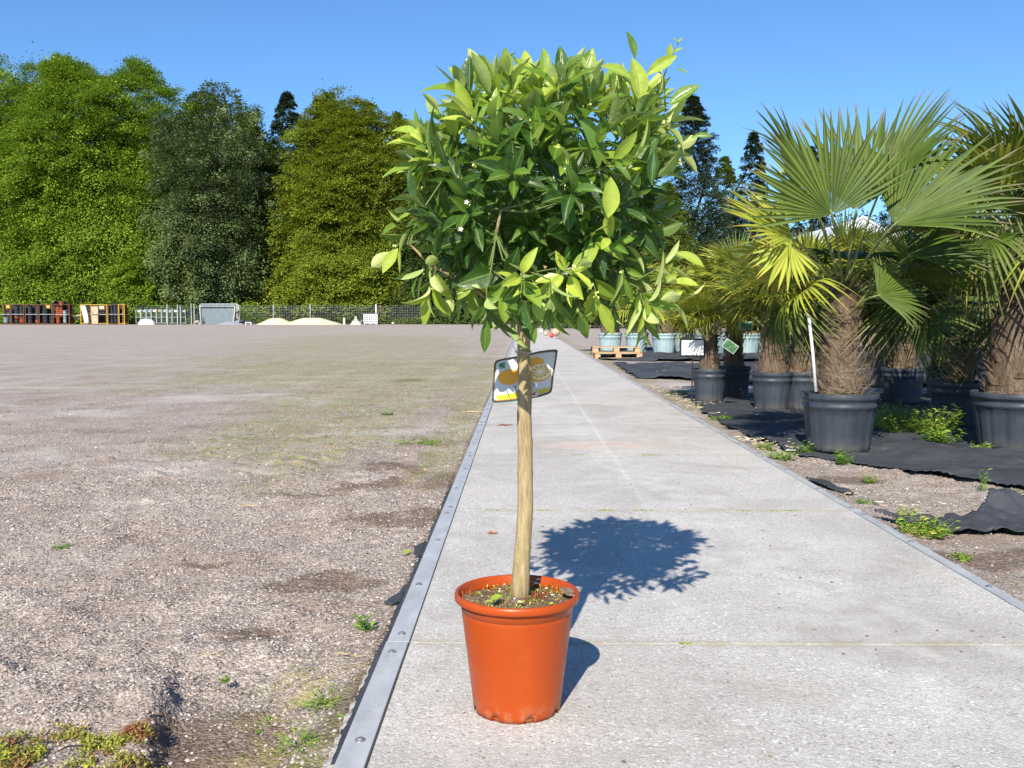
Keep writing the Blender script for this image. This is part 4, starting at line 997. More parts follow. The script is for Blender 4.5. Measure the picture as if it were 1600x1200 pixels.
for i, (hx, hy, hY, tx, ty, tY, nr, R, sp_, ns, m) in enumerate((
        (1300, 336, 6.45, 1262, 190, 6.40, (-.1, -1, .25), .70, 1.45, 30, fr_green), (1338, 330, 7.0, 1328, 150, 7.15, (.1, -1, .1), .84, 1.0, 22, fr_green), (1374, 300, 6.9, 1455, 135, 6.95, (-.9, -.45, .35), .84, .95, 24, fr_green),
        (1396, 352, 6.5, 1565, 215, 6.45, (-.45, -.75, .8), .90, 1.15, 30, fr_green), (1238, 372, 6.6, 1125, 305, 6.5, (.1, -.6, .9), .56, 1.25, 26, fr_yellow), (1280, 340, 7.15, 1165, 240, 7.2, (.35, -.8, .5), .60, 1.1, 24, fr_yellow),
        (1262, 300, 6.9, 1205, 165, 6.9, (.8, -.6, .3), .70, .8, 18, fr_green), (1235, 385, 6.4, 1215, 440, 6.3, (-.3, -1, .3), .34, 1.1, 14, fr_yellow), (1415, 330, 7.2, 1530, 170, 7.4, (-.6, -.7, .4), .80, 1.2, 26, fr_green), (1420, 400, 6.9, 1530, 385, 6.9, (-.1, -.5, 1), .6, 1.3, 26, fr_green),
        (1372, 462, 6.75, 1440, 445, 6.9, (0, -1, .5), .42, 1.3, 24, fr_green))):
    fan(hp, hb, ht + Vector((0, 0, -.10 if hy < 400 else -.30)), P(hx, hy, hY), P(tx, ty, tY), nr, R, sp_, ns, m, 300 + i)
b = MB(); c0_, c1_ = P(1275, 612, 6.75) - hb, P(1264, 497, 6.78) - hb
b.tube([c0_, c0_.lerp(c1_, .5) + Vector((.004, 0, 0)), c1_], .011, 8); b.build('cane', simple('pale_cane', (.55, .56, .56), .5, .15, 30), hp)
b = MB(); b.tube([c1_ + Vector((0, 0, .01)), c1_ + Vector((-.02, 0, .035)), c1_ + Vector((-.03, 0, .02))], .004, 6); b.build('cane_tie', simple('tie', (.6, .6, .6), .5), hp)
# right edge palm
rb_ = G(1592, 706, -.02); rb_ = Vector((rb_.x + .14, rb_.y + .27, -.02))
rf = [(a, e, s_, v, r) for a, e, s_, v, r in auto_fronds(rg, 26, 1.0, .3, .1, 1.4)] + [(R_(178), R_(48), .9, 5, .4), (R_(150), R_(62), .95, 0, .5)]
potted_palm(rb_, .36, .43, 1.2, .25, .15, rf, 'shaggy fan palm at the right photo edge, in the widest black ribbed tub', GRP, 23, True, .06, 1700, .10, 1.3)
specs = [  # px of tub centre, py of tub foot, tub R, tub H, trunk H, r0, r1, frond scale, n, yellow, label, dark
    (1112, 628, .205, .40, .42, .12, .075, .74, 28, .9, 'small leaning-leaved fan palm in a grey-black tub just right of the white sign', True),
    (1212, 641, .225, .42, .50, .145, .10, .80, 26, .75, 'fan palm with stubby furry trunk in black tub, left of the largest palm', True),
    (1150, 622, .22, .40, .78, .12, .09, .90, 24, .7, 'fan palm with dark shaded trunk squeezed behind the two small palms by the sign', True),
    (1262, 640, .24, .42, .66, .16, .11, .9, 22, .6, 'fan palm in shaded tub close behind the left side of the largest palm', True),
    (1420, 630, .25, .42, .42, .15, .10, .85, 22, .25, 'short fan palm with brown fibrous trunk in shade right behind the largest palm', True),
    (1512, 668, .26, .42, .50, .15, .11, 1.0, 22, .1, 'deeply shaded fan palm just left of the right edge palm', True),
    (1482, 622, .22, .40, .72, .14, .10, .9, 20, .2, 'thin shaded fan palm in small black tub behind the weeds', True),
    (1570, 626, .24, .42, .8, .15, .11, 1.0, 20, .2, 'fan palm half hidden behind the trunk of the right edge palm', True),
    (1385, 604, .24, .42, .8, .15, .11, 1.0, 20, .3, 'middle row fan palm seen just right of the largest trunk', True),
    (1330, 598, .24, .42, 1.0, .15, .11, 1.0, 20, .3, 'middle row fan palm hidden behind the largest trunk', True)]
for i, (px, py, tr, th, H, r0, r1, fs, n, ye, lab, dk) in enumerate(specs):
    g0 = G(px, py, -.02)
    potted_palm(Vector((g0.x, g0.y + tr * .8, -.03)), tr, th, H * (1.12 if i < 4 else 1.22), r0, r1, auto_fronds(rg, n, fs, ye, (.42 if i < 2 else .1)), lab, GRP, 31 + i, dk, rg.normal(0, .03), 420 if i < 5 else 120, .09 if i in (0, 5) else None, .8)
far = [(955, 551, 'first from the left, behind the pallets'), (1000, 552, 'just above right end of the pallets'), (1040, 553, 'left of the white sign'), (1072, 551, 'directly above the white sign'), (1114, 554, 'its wide rim right of the white sign'), (1172, 553, 'behind the green leaf tags'), (1205, 552, 'behind stubby furry trunk'), (1245, 552, 'left of the white cane'),
       (1290, 553, 'behind the thick trunk'), (1387, 552, 'right of the thick trunk'), (1445, 552, 'next to a red object'), (1492, 553, 'in the gap left of the deeply shaded palm'), (1535, 553, 'left of the right edge trunk'), (1590, 553, 'farthest right in the row')]
for i, (px, py, lab) in enumerate(far):
    g0 = G(px, py, -.03); sc_ = rg.uniform(.95, 1.15)
    potted_palm(Vector((g0.x, g0.y + .3 + rg.uniform(0, .6), -.03)), .43 if i == 4 else .36, .58, .95 * sc_, .30, .20, auto_fronds(rg, 19, 1.15 * sc_, .8, .1), 'back row palm in pale blue-grey tub, ' + lab, 'palms in pale tubs of the back row', 60 + i, False, rg.normal(0, .05), 0, .1, .9)
mid = [(1300, 581, 'above the largest tub'), (1455, 580, 'to the right of the small brown trunk'), (1545, 582, 'near the right edge trunk'), (1640, 590, 'at the right margin'), (1225, 574, 'behind the stubby trunk palm'), (1405, 575, 'half hidden right of the thick trunk'), (1500, 570, 'between the thin shaded palm and the back row'), (1600, 572, 'behind the right edge palm')]
for i, (px, py, lab) in enumerate(mid):
    g0 = G(px, py, -.03)
    potted_palm(Vector((g0.x, g0.y + .3, -.03)), .27, .44, 1.15, .17, .12, auto_fronds(rg, 24, 1.2, .5, .0), 'black-tubbed palm of the shaded middle rows, ' + lab, GRP, 90 + i, True, 0, 0, None, .7)
# picture tags hanging in the two small palms
s = S('tag_print', .4, .5); s.col(s.ramp(s.noise(28, 5, None, .7), [(.35, (.02, .07, .035)), (.55, (.06, .16, .06)), (.7, (.20, .30, .22))])); tagp = s.m
for (px, py, Y, rt, lab, w_, h_) in ((1141, 541, 10.5, -.62, 'green picture tag hanging tilted on the small palm beside white sign', .16, .105), (1166, 509, 10.7, .05, 'dark green picture tag hanging level between two small palms above the tilted one', .15, .085)):
    b = MB(); R3 = Matrix.Rotation(rt, 3, 'Y').transposed() if False else Matrix.Rotation(-rt, 3, 'Y')
    b.box((0, 0, 0), (w_, .004, h_), R3); o = b.build('plant_label', simple('tag_edge', (.32, .42, .38), .4), None, P(px, py, Y), smooth=False); tag(o, lab, 'plant label')
    b = MB(); b.box((0, -.004, 0), (w_ * .88, .003, h_ * .84), R3); b.build('printed_face', tagp, o, smooth=False)
    b = MB(); b.tube([Vector((-w_ * .4 * math.cos(rt), 0, w_ * .4 * math.sin(rt))) + Vector((0, 0, 0)), Vector((-w_ * .6, .02, .08)), Vector((-w_ * .4, .05, .14))], .002, 4); b.build('string', simple('string', (.5, .5, .5), .8), o)
# white sign on a black post
sg = G(1081, 627, -.02); sg = Vector((sg.x, sg.y, -.02))
st_ = empty('sign', sg, 'small white board in a thin black frame standing on a black post', 'sign')
k_ = sg.y / 1500
blk = simple('black_metal', (.015, .015, .018), .45, .2)
cz = P(1082, 543, sg.y).z - sg.z; ww, hh_ = 37 * k_, 26 * k_
b = MB(); b.box((0, 0, cz), (ww * .97, .010, hh_ * .97)); b.build('board', simple('white_board', (.82, .83, .86), .35, .03), st_, smooth=False)
b = MB(); t_ = .020
for (x, z, a, c) in ((0, cz + hh_ / 2, ww + t_, t_), (0, cz - hh_ / 2, ww + t_, t_)): b.box((x, -.002, z), (a, .018, c))
for x in (-ww / 2, ww / 2): b.box((x, -.002, cz), (t_, .018, hh_ - t_))
b.build('frame', blk, st_, smooth=False)
b = MB(); b.bar((0, 0, 0), (0, 0, cz - hh_ / 2 - .03), .014); b.bar((0, 0, cz - hh_ / 2 - .035), (-.06, 0, cz - hh_ / 2 - .008), .009); b.bar((0, 0, cz - hh_ / 2 - .035), (.06, 0, cz - hh_ / 2 - .008), .009); b.build('stand', blk, st_, smooth=False)
b = MB()
for i, w_ in enumerate((.010, .012, .009, .012)): b.box((.008 + i * .013, -.0065, cz - .075), (w_ * .6, .002, .006))
b.build('printed_line', blk, st_, smooth=False)
# wooden pallets
s = S('pallet_wood', .8, .2); o_ = s.obj(); s.col(s.ramp(s.noise(4, 5, s.scalev(o_, (.6, 6, 6)), .7), [(.3, (.30, .19, .10)), (.6, (.50, .35, .21)), (.8, (.62, .48, .33))])); wood_m = s.m
pz = G(966, 560, -.03)
def pallet(loc, rz, label):
    t = empty('pallet', loc, label, 'pallet', 'wooden pallets stacked by the path', rz)
    for x in (-.53, 0, .53):
        for y in (-.36, 0, .36):
            b = MB(); b.box((x, y, .061), (.14, .10, .077)); b.build('block', wood_m, t, smooth=False)
    for y in (-.36, 0, .36):
        b = MB(); b.box((0, y, .011), (1.2, .10, .021)); b.build('bottom_board', wood_m, t, smooth=False)
    for x in (-.53, 0, .53):
        b = MB(); b.box((x, 0, .111), (.14, .80, .021)); b.build('stringer', wood_m, t, smooth=False)
    for y in (-.35, -.18, 0, .18, .35):
        b = MB(); b.box((0, y, .133), (1.2, .12, .021)); b.build('deck_board', wood_m, t, smooth=False)
pallet((pz.x, pz.y + .42, -.035), .03, 'lower of the two wooden pallets stacked beside the path')
pallet((pz.x - .01, pz.y + .50, .112), -.06, 'upper of the two wooden pallets stacked beside the path')
# big clump of leafy weeds between the tubs
rgw = np.random.default_rng(3)
def weed(px, py, R, H, stems, leaves, ls, label, y0=.3, y1=.9, up=.6, name='weed_plant'):
    g0 = G(px, py, -.03); gz = float(ground_z(g0.x, g0.y)); gz = max(gz, -.045)
    o = weed_mb(rgw, R, H, stems, leaves, ls, y0, y1, up=up).build(name, wl_m, None, (g0.x, g0.y, gz - .003), smooth=False)
    return tag(o, label, 'weed', 'weeds growing in the gravel')
weed(1425, 680, .42, .26, 150, 10, .042, 'large bushy green weed clump filling the gap between the two front tubs', .45, 1)
weed(1395, 672, .25, .27, 80, 10, .038, 'dense small-leaved weed clump touching right side of the largest tub', .5, 1)
weed(1470, 692, .20, .14, 40, 8, .055, 'broad-leaved weed at the right end of the bushy clump', .35, .8)
weed(1492, 682, .06, .30, 5, 7, .08, 'tall narrow-leaved weed stalk left of the right edge tub', .4, .8)
weed(1530, 706, .09, .07, 22, 6, .03, 'low weed at the foot of the right edge tub', .5, .9)
weed(1222, 716, .13, .06, 50, 5, .030, 'grassy weed patch by the strip left of the largest tub', .4, .9)
weed(1255, 706, .08, .09, 26, 6, .030, 'weed at the left foot of the largest tub', .3, .7)
weed(1318, 722, .08, .11, 30, 6, .030, 'weed at the front foot of the largest tub', .3, .7)
weed(1195, 700, .10, .06, 40, 5, .03, 'yellowish weed tuft by straw litter on the path edge', .5, 1)
weed(1358, 750, .05, .045, 22, 6, .022, 'small round weed on open gravel right of centre', .4, .8)
weed(1535, 762, .035, .13, 6, 6, .03, 'single upright weed stalk at the edge of the fabric on the right', .4, .8)
weed(1352, 783, .08, .03, 22, 5, .018, 'flat weed in gravel near the right steel strip', .35, .7)
weed(1445, 832, .15, .085, 70, 6, .028, 'sprawling yellow-green weed poking out under the black flap beside the strip', .55, 1)
weed(1418, 812, .06, .08, 20, 6, .026, 'tuft of weed at the left tip of the folded black flap', .6, 1)
weed(1505, 872, .06, .03, 20, 5, .02, 'bright low weed on dark soil near the right strip', .5, .9)
weed(1570, 768, .12, .03, 20, 5, .03, 'pale weed on the fabric edge at the far right', .5, .9)
weed(1060, 614, .25, .05, 50, 5, .03, 'weed patch at the path edge level with the white sign', .4, .9)
weed(1100, 634, .12, .04, 30, 5, .03, 'weed patch at the foot of the sign beside the path', .5, .9)
weed(1130, 655, .16, .05, 50, 5, .03, 'weed tuft by the strip below the small palms', .4, .9)
weed(1590, 830, .07, .02, 14, 5, .02, 'low weeds at the right margin under the flap', .4, .8)
weed(100, 853, .05, .018, 26, 5, .014, 'small green weed alone in gravel at the left', .3, .7)
weed(605, 647, .08, .03, 30, 5, .022, 'dark green weed in the gravel left of the hanging label', .1, .5)
weed(570, 985, .035, .055, 8, 5, .03, 'thin grass-like weed beside the left strip', .3, .7)
weed(350, 1055, .022, .012, 12, 4, .012, 'tiny green weed above dug hollow', .5, .9)
weed(510, 1085, .10, .018, 45, 5, .010, 'sparse mossy weed between hollow and left strip', .4, .9)
weed(470, 1150, .08, .015, 30, 5, .010, 'faint green weed at the bottom near the left strip', .4, .9)
weed(655, 690, .25, .03, 70, 4, .022, 'greenish weed growth by the left strip beyond the clod', .4, .9)
# succulent-like yellow weed mat in the bottom left corner
s = S('sedum', .5, .3); s.col(s.ramp(s.att()[2], [(0, (.26, .07, .03)), (.35, (.24, .17, .05)), (.65, (.24, .29, .035)), (1, (.48, .45, .06))])); sed_m = s.m
mb = MB()
for (px, py, r, n) in ((60, 1185, .17, 700), (160, 1180, .14, 480), (215, 1155, .06, 160), (20, 1200, .13, 420), (240, 1200, .08, 240), (110, 1145, .04, 50)):
    g0 = G(px, py, -.04)
    k = n; a = rgw.uniform(0, 2 * PI, k); q = r * rgw.random(k) ** .6; x = g0.x + q * np.cos(a); y = g0.y + q * np.sin(a) * .8
    kk = fbm(x * 14, y * 14, 3, 8) > .42; x, y = x[kk], y[kk]; k = len(x); z = ground_z(x, y)
    for j in range(5):
        aa = rgw.uniform(0, 2 * PI, k)
        mb.add(*scatter(wtv, wtf3, np.stack([np.cos(aa), np.sin(aa), rgw.uniform(.1, 1.2, k)], -1), np.stack([rgw.normal(0, .3, k), rgw.normal(0, .3, k), np.ones(k)], -1), np.stack([x + rgw.normal(0, .003, k), y + rgw.normal(0, .003, k), z + .002 + .016 * rgw.random(k) ** 1.5], -1), rgw.uniform(.006, .0125, k), None, np.clip(fbm(x * 20, y * 20, 2, 3) * 1.4 - .2 + rgw.normal(0, .15, k), 0, 1)))
tag(mb.build('ground_cover', sed_m, smooth=False), 'yellow-green and reddish mat of tiny succulent weeds in bottom left corner', kind='stuff')
# sparse tiny grass in the mossy zones
mb = MB()
n = 30000; x = rgw.uniform(-7, XL - STRIP - .03, n); y = rgw.uniform(2, 22, n); mk = moss_mask(x, y)
kk = (rgw.random(n) < mk * .8) & (np.abs(x / y) < .6); x, y = x[kk], y[kk]
n2 = 2500; x2 = rgw.uniform(XR + .04, 3.5, n2); y2 = rgw.uniform(3.5, 16, n2); k2 = fbm(x2 * 2, y2 * 2, 3, 19) > .56; x = np.concatenate([x, x2[k2]]); y = np.concatenate([y, y2[k2]]); k = len(x)
a = rgw.uniform(0, 2 * PI, k)
mb.add(*scatter(wtv, wtf3, np.stack([np.cos(a), np.sin(a), rgw.uniform(.1, 1.0, k)], -1), np.stack([rgw.normal(0, .3, k), rgw.normal(0, .3, k), np.ones(k)], -1), np.stack([x, y, ground_z(x, y)], -1), rgw.uniform(.008, .024, k), None, rgw.uniform(.2, .95, k)))
tag(mb.build('grass', wl_m, smooth=False), 'sparse tiny grass and weeds sprinkled over the gravel', kind='stuff')
# fallen leaves, straw, twigs
litter = [(630, 868, 1, .05, .95, 'bright green fallen leaf on the gravel near the steel strip', -1), (467, 716, 2, .07, 1., 'yellow-green fallen leaf on the gravel left of the clod', -1), (709, 560, 0, .10, 1., 'yellow leaf lying on far gravel left of the path', -1)]
for px, py, v, ln, yo, lab, _ in litter:
    g0 = G(px, py, -.03); g0.z = float(ground_z(g0.x, g0.y)) + .012
    b = MB(); b.add(*scatter(LT[v][0], LT[v][1], [[.7, .7, .2]], [[.1, -.5, 1]], [(0, 0, 0)], [ln], LT[v][2], [yo]))
    tag(b.build('fallen_leaf', citrus_m, None, g0), lab, 'leaf')
brown = simple('dry_leaf', (.34, .13, .06), .7, .3, 60); straw = simple('straw', (.55, .40, .18), .8, .3, 60); redb = simple('reddish_pod', (.22, .05, .04), .6, .3, 60)
def bit(name, px, py, ln, wd, az, m, lab, cat, z0=0.0, cv=.2):
    g0 = G(px, py, z0); z = .003 if XL < g0.x < XR else float(ground_z(g0.x, g0.y)) + .006
    b = MB(); d = Vector((math.cos(az), math.sin(az), 0)); q = Vector((-d.y, d.x, 0))
    pts_ = [d * ln * (t - .5) + q * math.sin(t * 3) * ln * cv + Vector((0, 0, .004 + .006 * math.sin(t * 5) ** 2)) for t in np.linspace(0, 1, 7)]
    b.tube(pts_, [wd * x for x in (.2, .8, 1, 1, .9, .6, .15)], 6); o = b.build(name, m, None, (g0.x, g0.y, z)); tag(o, lab, cat)
bit('dry_leaf', 770, 836, .055, .0055, .1, brown, 'brown curled dry leaf on the slab left of the trunk', 'leaf')
bit('dry_leaf', 790, 666, .16, .006, .3, redb, 'long reddish dry leaf lying on the slab left of trunk below the label', 'leaf')
bit('straw', 535, 1012, .05, .0018, -.1, straw, 'yellow straw on gravel beside the left strip', 'straw')
bit('straw', 555, 1016, .03, .0015, -.4, straw, 'short yellow straw next to the left strip, right of a longer straw', 'straw')
bit('twig', 320, 1008, .05, .0012, .1, straw, 'thin pale twig lying in the gravel above the dug hollow', 'twig')
bit('twig', 118, 1147, .10, .0022, .5, simple('black_twig', (.03, .025, .02), .8), 'black twig at edge of the yellow weed mat', 'twig')
bit('twig', 390, 782, .10, .002, -.15, straw, 'straw stem on gravel left of the dark soil patch', 'twig')
bit('twig', 1330, 762, .09, .004, .1, straw, 'pale broken stick at the end of the thin fabric strip', 'twig')
bit('straw', 740, 640, .25, .006, .2, straw, 'pale dry straw beside the left strip behind the label', 'straw')
mb = MB()
for (px, py, sx_, sy_, n_) in ((1180, 690, .09, .12, 60), (1085, 625, .15, .5, 90), (1055, 612, .2, .6, 80), (1235, 700, .12, .1, 25), (1000, 575, .3, .8, 60), (1430, 795, .1, .06, 14), (1290, 705, .2, .05, 14), (1110, 640, .15, .3, 60)):
    g0 = G(px, py, -.03)
    for i in range(n_):
        x, y = g0.x + rgw.normal() * sx_, g0.y + rgw.normal() * sy_
        if x < XR + .03: continue
        a = rgw.uniform(0, PI); ln = rgw.uniform(.012, .05); wd = rgw.uniform(.003, .014)
        R3 = Matrix.Rotation(a, 3, 'Z') @ Matrix.Rotation(rgw.normal() * .25, 3, 'X')
        mb.box((x, y, float(ground_z(x, y)) + .03), (ln, wd, .003), R3)
s = S('pale_chips', .85, .1); s.col(s.ramp(s.noise(9, 3), [(.35, (.45, .36, .24)), (.65, (.78, .72, .60))]))
tag(mb.build('wood_chips', s.m, smooth=False), 'pale bark chips and straw litter scattered along the fabric edge', kind='stuff')
# crumbs scattered over the slabs
x = rgw.uniform(XL + .02, XR - .09, 1600); y = 1.9 + 11 * rgw.random(1600) ** 1.3; sz = .0017 + .0052 * rgw.random(1600) ** 4; a = rgw.uniform(0, 6.28, 1600)
mb = MB(); mb.add(*scatter(ov, of, np.stack([np.cos(a), np.sin(a), 0 * a], -1), np.stack([0 * a, 0 * a, 1 + 0 * a], -1), np.stack([x, y, sz * .3], -1), sz, None, rgw.random(1600)))
s = S('crumb', .9, .1); s.col(s.ramp(s.att()[2], [(0, (.10, .07, .06)), (.6, (.25, .17, .13)), (1, (.40, .34, .28))]))
tag(mb.build('grit', s.m, smooth=False), 'small brown stones and grit scattered over the concrete slabs', kind='stuff')
# ================================================================== the far edge of the yard (about 115 m away)
FD = 115.0
def gz_far(y): return float(ground_z(-20.0, y))
def FP(px, d=FD): q = P(px, 505, d); return Vector((q.x, d, gz_far(d)))
M1 = FD / 1500.0                                     # metres per photo pixel out there
rust = simple('rusty_steel', (.12, .05, .022), .8, .35, 3)
yel = simple('yellow_paint', (.48, .31, .03), .6, .2, 3)
galv = simple('galvanised', (.34, .38, .40), .5, .2, 4, metal=.3)
woody = simple('weathered_wood', (.42, .34, .24), .85, .25, 4)
potb = simple('stack_black', (.035, .045, .055), .6, .3, 2)
poto = simple('stack_orange', (.36, .075, .02), .6, .2, 2)
potg = simple('stack_pale', (.26, .36, .38), .6, .2, 2)
whit = simple('white_plastic', (.75, .77, .80), .5, .08, 2)
cage_dark_m = simple('cage_painted_dark', (.035, .025, .02), .9, .3, 3)
GC = 'rusty steel cages holding pots at the far edge'
def cage(px0, px1, h, lab, fr=rust, sidepanel=None, plate=None, dd=0):
    a, b_ = FP(px0, FD + dd), FP(px1, FD + dd); w_ = b_.x - a.x
    t = empty('storage_cage', ((a.x + b_.x) / 2, FD + dd + .6, a.z), lab, 'steel cage', GC)
    mb = MB(); hw = w_ / 2 - .04
    for x in (-hw, hw):
        for y in (-.55, .55): mb = MB(); mb.bar((x, y, 0), (x, y, h), .08); mb.build('post', fr, t, smooth=False)
    for z in (.12, h * .5, h - .03):
        m2 = MB()
        for y in (-.55, .55): m2.box((0, y, z), (2 * hw - .09, .06, .06))
        for x in (-hw, hw): m2.box((x, 0, z), (.05, 1.02, .05))
        m2.build('rail', galv if z == h * .5 else fr, t, smooth=False)
    m2 = MB(); m2.box((0, 0, .07), (2 * hw - .09, 1.0, .05)); m2.build('floor', fr, t, smooth=False)
    m2 = MB()
    m2.box((0, .57, h / 2), (2 * hw - .1, .02, h - .2))  # panel added to paint the inside of the cage dark
    m2.build('added_dark_panel', cage_dark_m, t, smooth=False)
    if sidepanel:
        m2 = MB(); m2.box((hw - .10, 0, h / 2 + .05), (.04, .98, h * .86)); m2.build('side_panel', sidepanel, t, smooth=False)
    if plate:
        m2 = MB(); m2.box((plate, -.60, h - .32), (.42, .03, .36)); m2.build('plate', yel, t, smooth=False)
    return t
def pot_stack(px, y_px_bot, y_px_top, wpx, bands, lab, grp='stacks of plastic pots in the cages'):
    q = FP(px); k = M1; z0 = q.z + .16 + (507 - y_px_bot) * k; H = (y_px_bot - y_px_top) * k; r = wpx * k / 2
    t = empty('pot_stack', (q.x, FD + .55, z0), lab, 'pot stack', grp)
    n = max(3, int(round(H / .28)))
    tot = sum(b[1] for b in bands); edges = []; acc = 0
    for m, f in bands: edges.append((acc / tot, (acc + f) / tot, m)); acc += f
    for i in range(n):
        u = (i + .5) / n; m = [e[2] for e in edges if e[0] <= u <= e[1]][0]
        mb = MB(); h = H / n; z = i * h
        mb.lathe([(r * .80, z), (r * .93, z + h * .80), (r, z + h * .82), (r, z + h * .98), (r * .9, z + h * .99)] if i % 2 else [(r * .84, z), (r * .95, z + h * .75), (r, z + h * .78), (r, z + h * .97), (r * .88, z + h * .98)], 12)
        mb.build('pot', m, t)
B, O, Gp = potb, poto, potg
cage(-2, 17, 2.45, 'leftmost rusty cage, cut by the photo edge, with pale bucket inside', rust, None, .45)
cage(17.5, 38, 2.45, 'rusty cage with white-edged posts holding tall stacks with orange bottoms')
cage(39.5, 60, 2.45, 'rusty cage holding two dark pot stacks and a grey lump on top')
cage(61, 82, 2.45, 'rusty cage with a yellow plate at its upper right corner', rust, None, .35)
cage(83, 109, 2.45, 'rusty cage with heaped orange pots and a dark side panel', rust, simple('dark_panel', (.06, .035, .02), .9))
pot_stack(6, 506, 498, 8, [(Gp, 1)], 'single pale bucket in the leftmost cage')
pot_stack(13, 506, 482, 6, [(B, 1)], 'grey crate-like stack right of the pale bucket')
pot_stack(23, 506, 478, 8.5, [(B, 6), (O, 6), (B, 16)], 'dark stack with an orange band near its foot, in second cage')
pot_stack(31, 506, 479, 8, [(O, 8), (B, 20)], 'dark stack with orange-red foot in second cage')
pot_stack(44, 506, 479, 7.5, [(B, 1)], 'bluish black pot stack in the left half of the third cage')
pot_stack(55, 506, 479, 6.5, [(O, 4), (B, 6), (O, 2), (B, 14)], 'thin stack with orange foot in right half of the third cage')
pot_stack(68, 506, 481, 8, [(B, 1)], 'rounded dark pot stack in the cage with yellow plate')
pot_stack(77, 506, 495, 6, [(B, 1)], 'low grey stack in the cage with yellow plate')
pot_stack(88, 506, 479, 7, [(O, 1)], 'tall orange pot stack in the fifth cage')
pot_stack(93, 497, 473, 6, [(O, 14), (B, 4), (O, 6)], 'upper heap of orange pots sticking out of the fifth cage')
pot_stack(98.5, 506, 487, 6, [(Gp, 1)], 'pale blue pot stack right of orange pots in the fifth cage')
for px, py, r, lab, m in ((60, 474.5, .26, 'grey pot lying on top of the third cage', B), (88, 475, .36, 'big dark pot lying on the orange heap', B), (102, 475, .26, 'dark pot at right on top of the orange heap', B)):
    q = P(px, py, FD + .5); mb = MB(); mb.lathe([(.001, -r), (r * .75, -r), (r * .9, r * .7), (r, r * .75), (r, r), (r * .9, r)], 14); o = mb.build('pot', m, None, q); o.rotation_euler = (1.2, .3, .4); tag(o, lab, 'pot')
cage(126, 143, 2.45, 'yellow-topped cage with two leaning white rolls', yel)
cage(142.5, 168, 2.40, 'yellow cage with wooden panels and grey boards', yel, rust, None)
cage(169, 185, 2.45, 'cage tightly filled with dark stacks right of wooden panels', rust)
cage(185.5, 195, 2.45, 'narrow cage end with brown sheet on the right of the row', yel, rust)
for dx, lab in ((128, 'left of the two leaning white foil rolls'), (131.5, 'right of the two leaning white foil rolls')):
    a, b_ = P(dx, 478, FD - .3), P(dx + 6, 505, FD - .6); mb = MB(); mb.tube([a, a.lerp(b_, .5) + Vector((.05, 0, 0)), b_], [.14, .17, .16], 10); tag(mb.build('foil_roll', whit), lab, 'foil roll')
for i, (x0, x1, y0, y1, lab, m) in enumerate(((143.5, 153, 479, 491, 'upper grey board in the yellow cage', woody), (143.5, 153, 492.5, 506, 'lower grey board in the yellow cage', woody), (155, 163, 478, 483, 'pale board lying on top in the yellow cage', woody))):
    a, b_ = P(x0, y1, FD - .1), P(x1, y0, FD - .1); mb = MB(); mb.box(((a + b_) / 2), (b_.x - a.x, .08, b_.z - a.z)); o = mb.build('board', m, smooth=False); tag(o, lab, 'board')
pot_stack(172, 506, 479, 5, [(B, 1)], 'left stack in the tightly filled cage'); pot_stack(177.5, 506, 475, 5, [(B, 1)], 'middle stack rising above the tightly filled cage'); pot_stack(182, 506, 480, 4.5, [(B, 1)], 'right stack in tightly filled cage')
# trolley handle and timber between the two groups of cages
mb = MB(); a = FP(110); 
for x, z0, z1 in ((112, 2.0, 2.0), (112, 1.5, 1.5)): mb.bar(P(109, 481 + (2 - z0) * 13, FD + 1), P(114, 481 + (2 - z0) * 13, FD + 1), .08)
mb.bar(P(114, 481, FD + 1), P(114, 493, FD + 1), .08); tag(mb.build('pipe_rail', galv, smooth=False), 'pale bent pipe rail right behind the fifth cage', 'pipe rail')
for i, (x0, y0, x1, y1, lab) in enumerate(((110, 491, 117, 495, 'short pale beam sloping down by the fifth cage'), (113, 495, 126, 492, 'long pale beam leaning between the cage groups'), (112, 499, 125, 497, 'lowest pale beam between the cage groups'))):
    mb = MB(); mb.bar(P(x0, y0, FD + .8 + i * .3), P(x1, y1, FD + 1 + i * .3), .16); tag(mb.build('beam', woody, smooth=False), lab, 'beam', 'beams lying between the cage groups')
# plant trolleys
def trolley(px, h, lab, first=None):
    q = FP(px); t = empty('plant_trolley', (q.x, FD + .5, q.z), lab, 'trolley', 'galvanised plant trolleys parked in a row')
    hw = .28
    for x in (-hw, hw):
        for y in (-.6, .6):
            mb = MB(); mb.bar((x, y, .15), (x, y, h), .05); mb.build('upright', galv, t, smooth=False)
    for z in (.18, h * .48, h * .93):
        mb = MB(); mb.box((0, 0, z), (2 * hw + .1, 1.3, .045)); mb.build('shelf', galv, t, smooth=False)
    for x in (-hw * .8, hw * .8):
        mb = MB(); mb.lathe([(.001, -.03), (.07, -.03), (.07, .03), (.001, .03)], 10); o = mb.build('wheel', potb, t, (x, -.55, .08)); o.rotation_euler = (0, PI / 2, 0)
    mb = MB(); mb.box((.1, -.66, h * .86), (.32, .03, .14)); mb.build('plate', whit if px in (217, 241, 274) else (yel if px == 249 else galv), t, smooth=False)
tl_ = [217, 225, 233, 241, 249, 257, 265, 274, 287]
tn = ['leftmost plant trolley with dark mesh', 'second plant trolley from the left, behind white heap', 'third plant trolley from the left', 'fourth trolley, just right of the white heap', 'fifth trolley from the left with a yellowish plate', 'sixth trolley from the left', 'seventh trolley from the left', 'eighth trolley, beside the tall poles', 'rightmost trolley standing alone right of two tall poles']
for px, lab in zip(tl_, tn): trolley(px, rng.uniform(1.75, 1.9), lab)
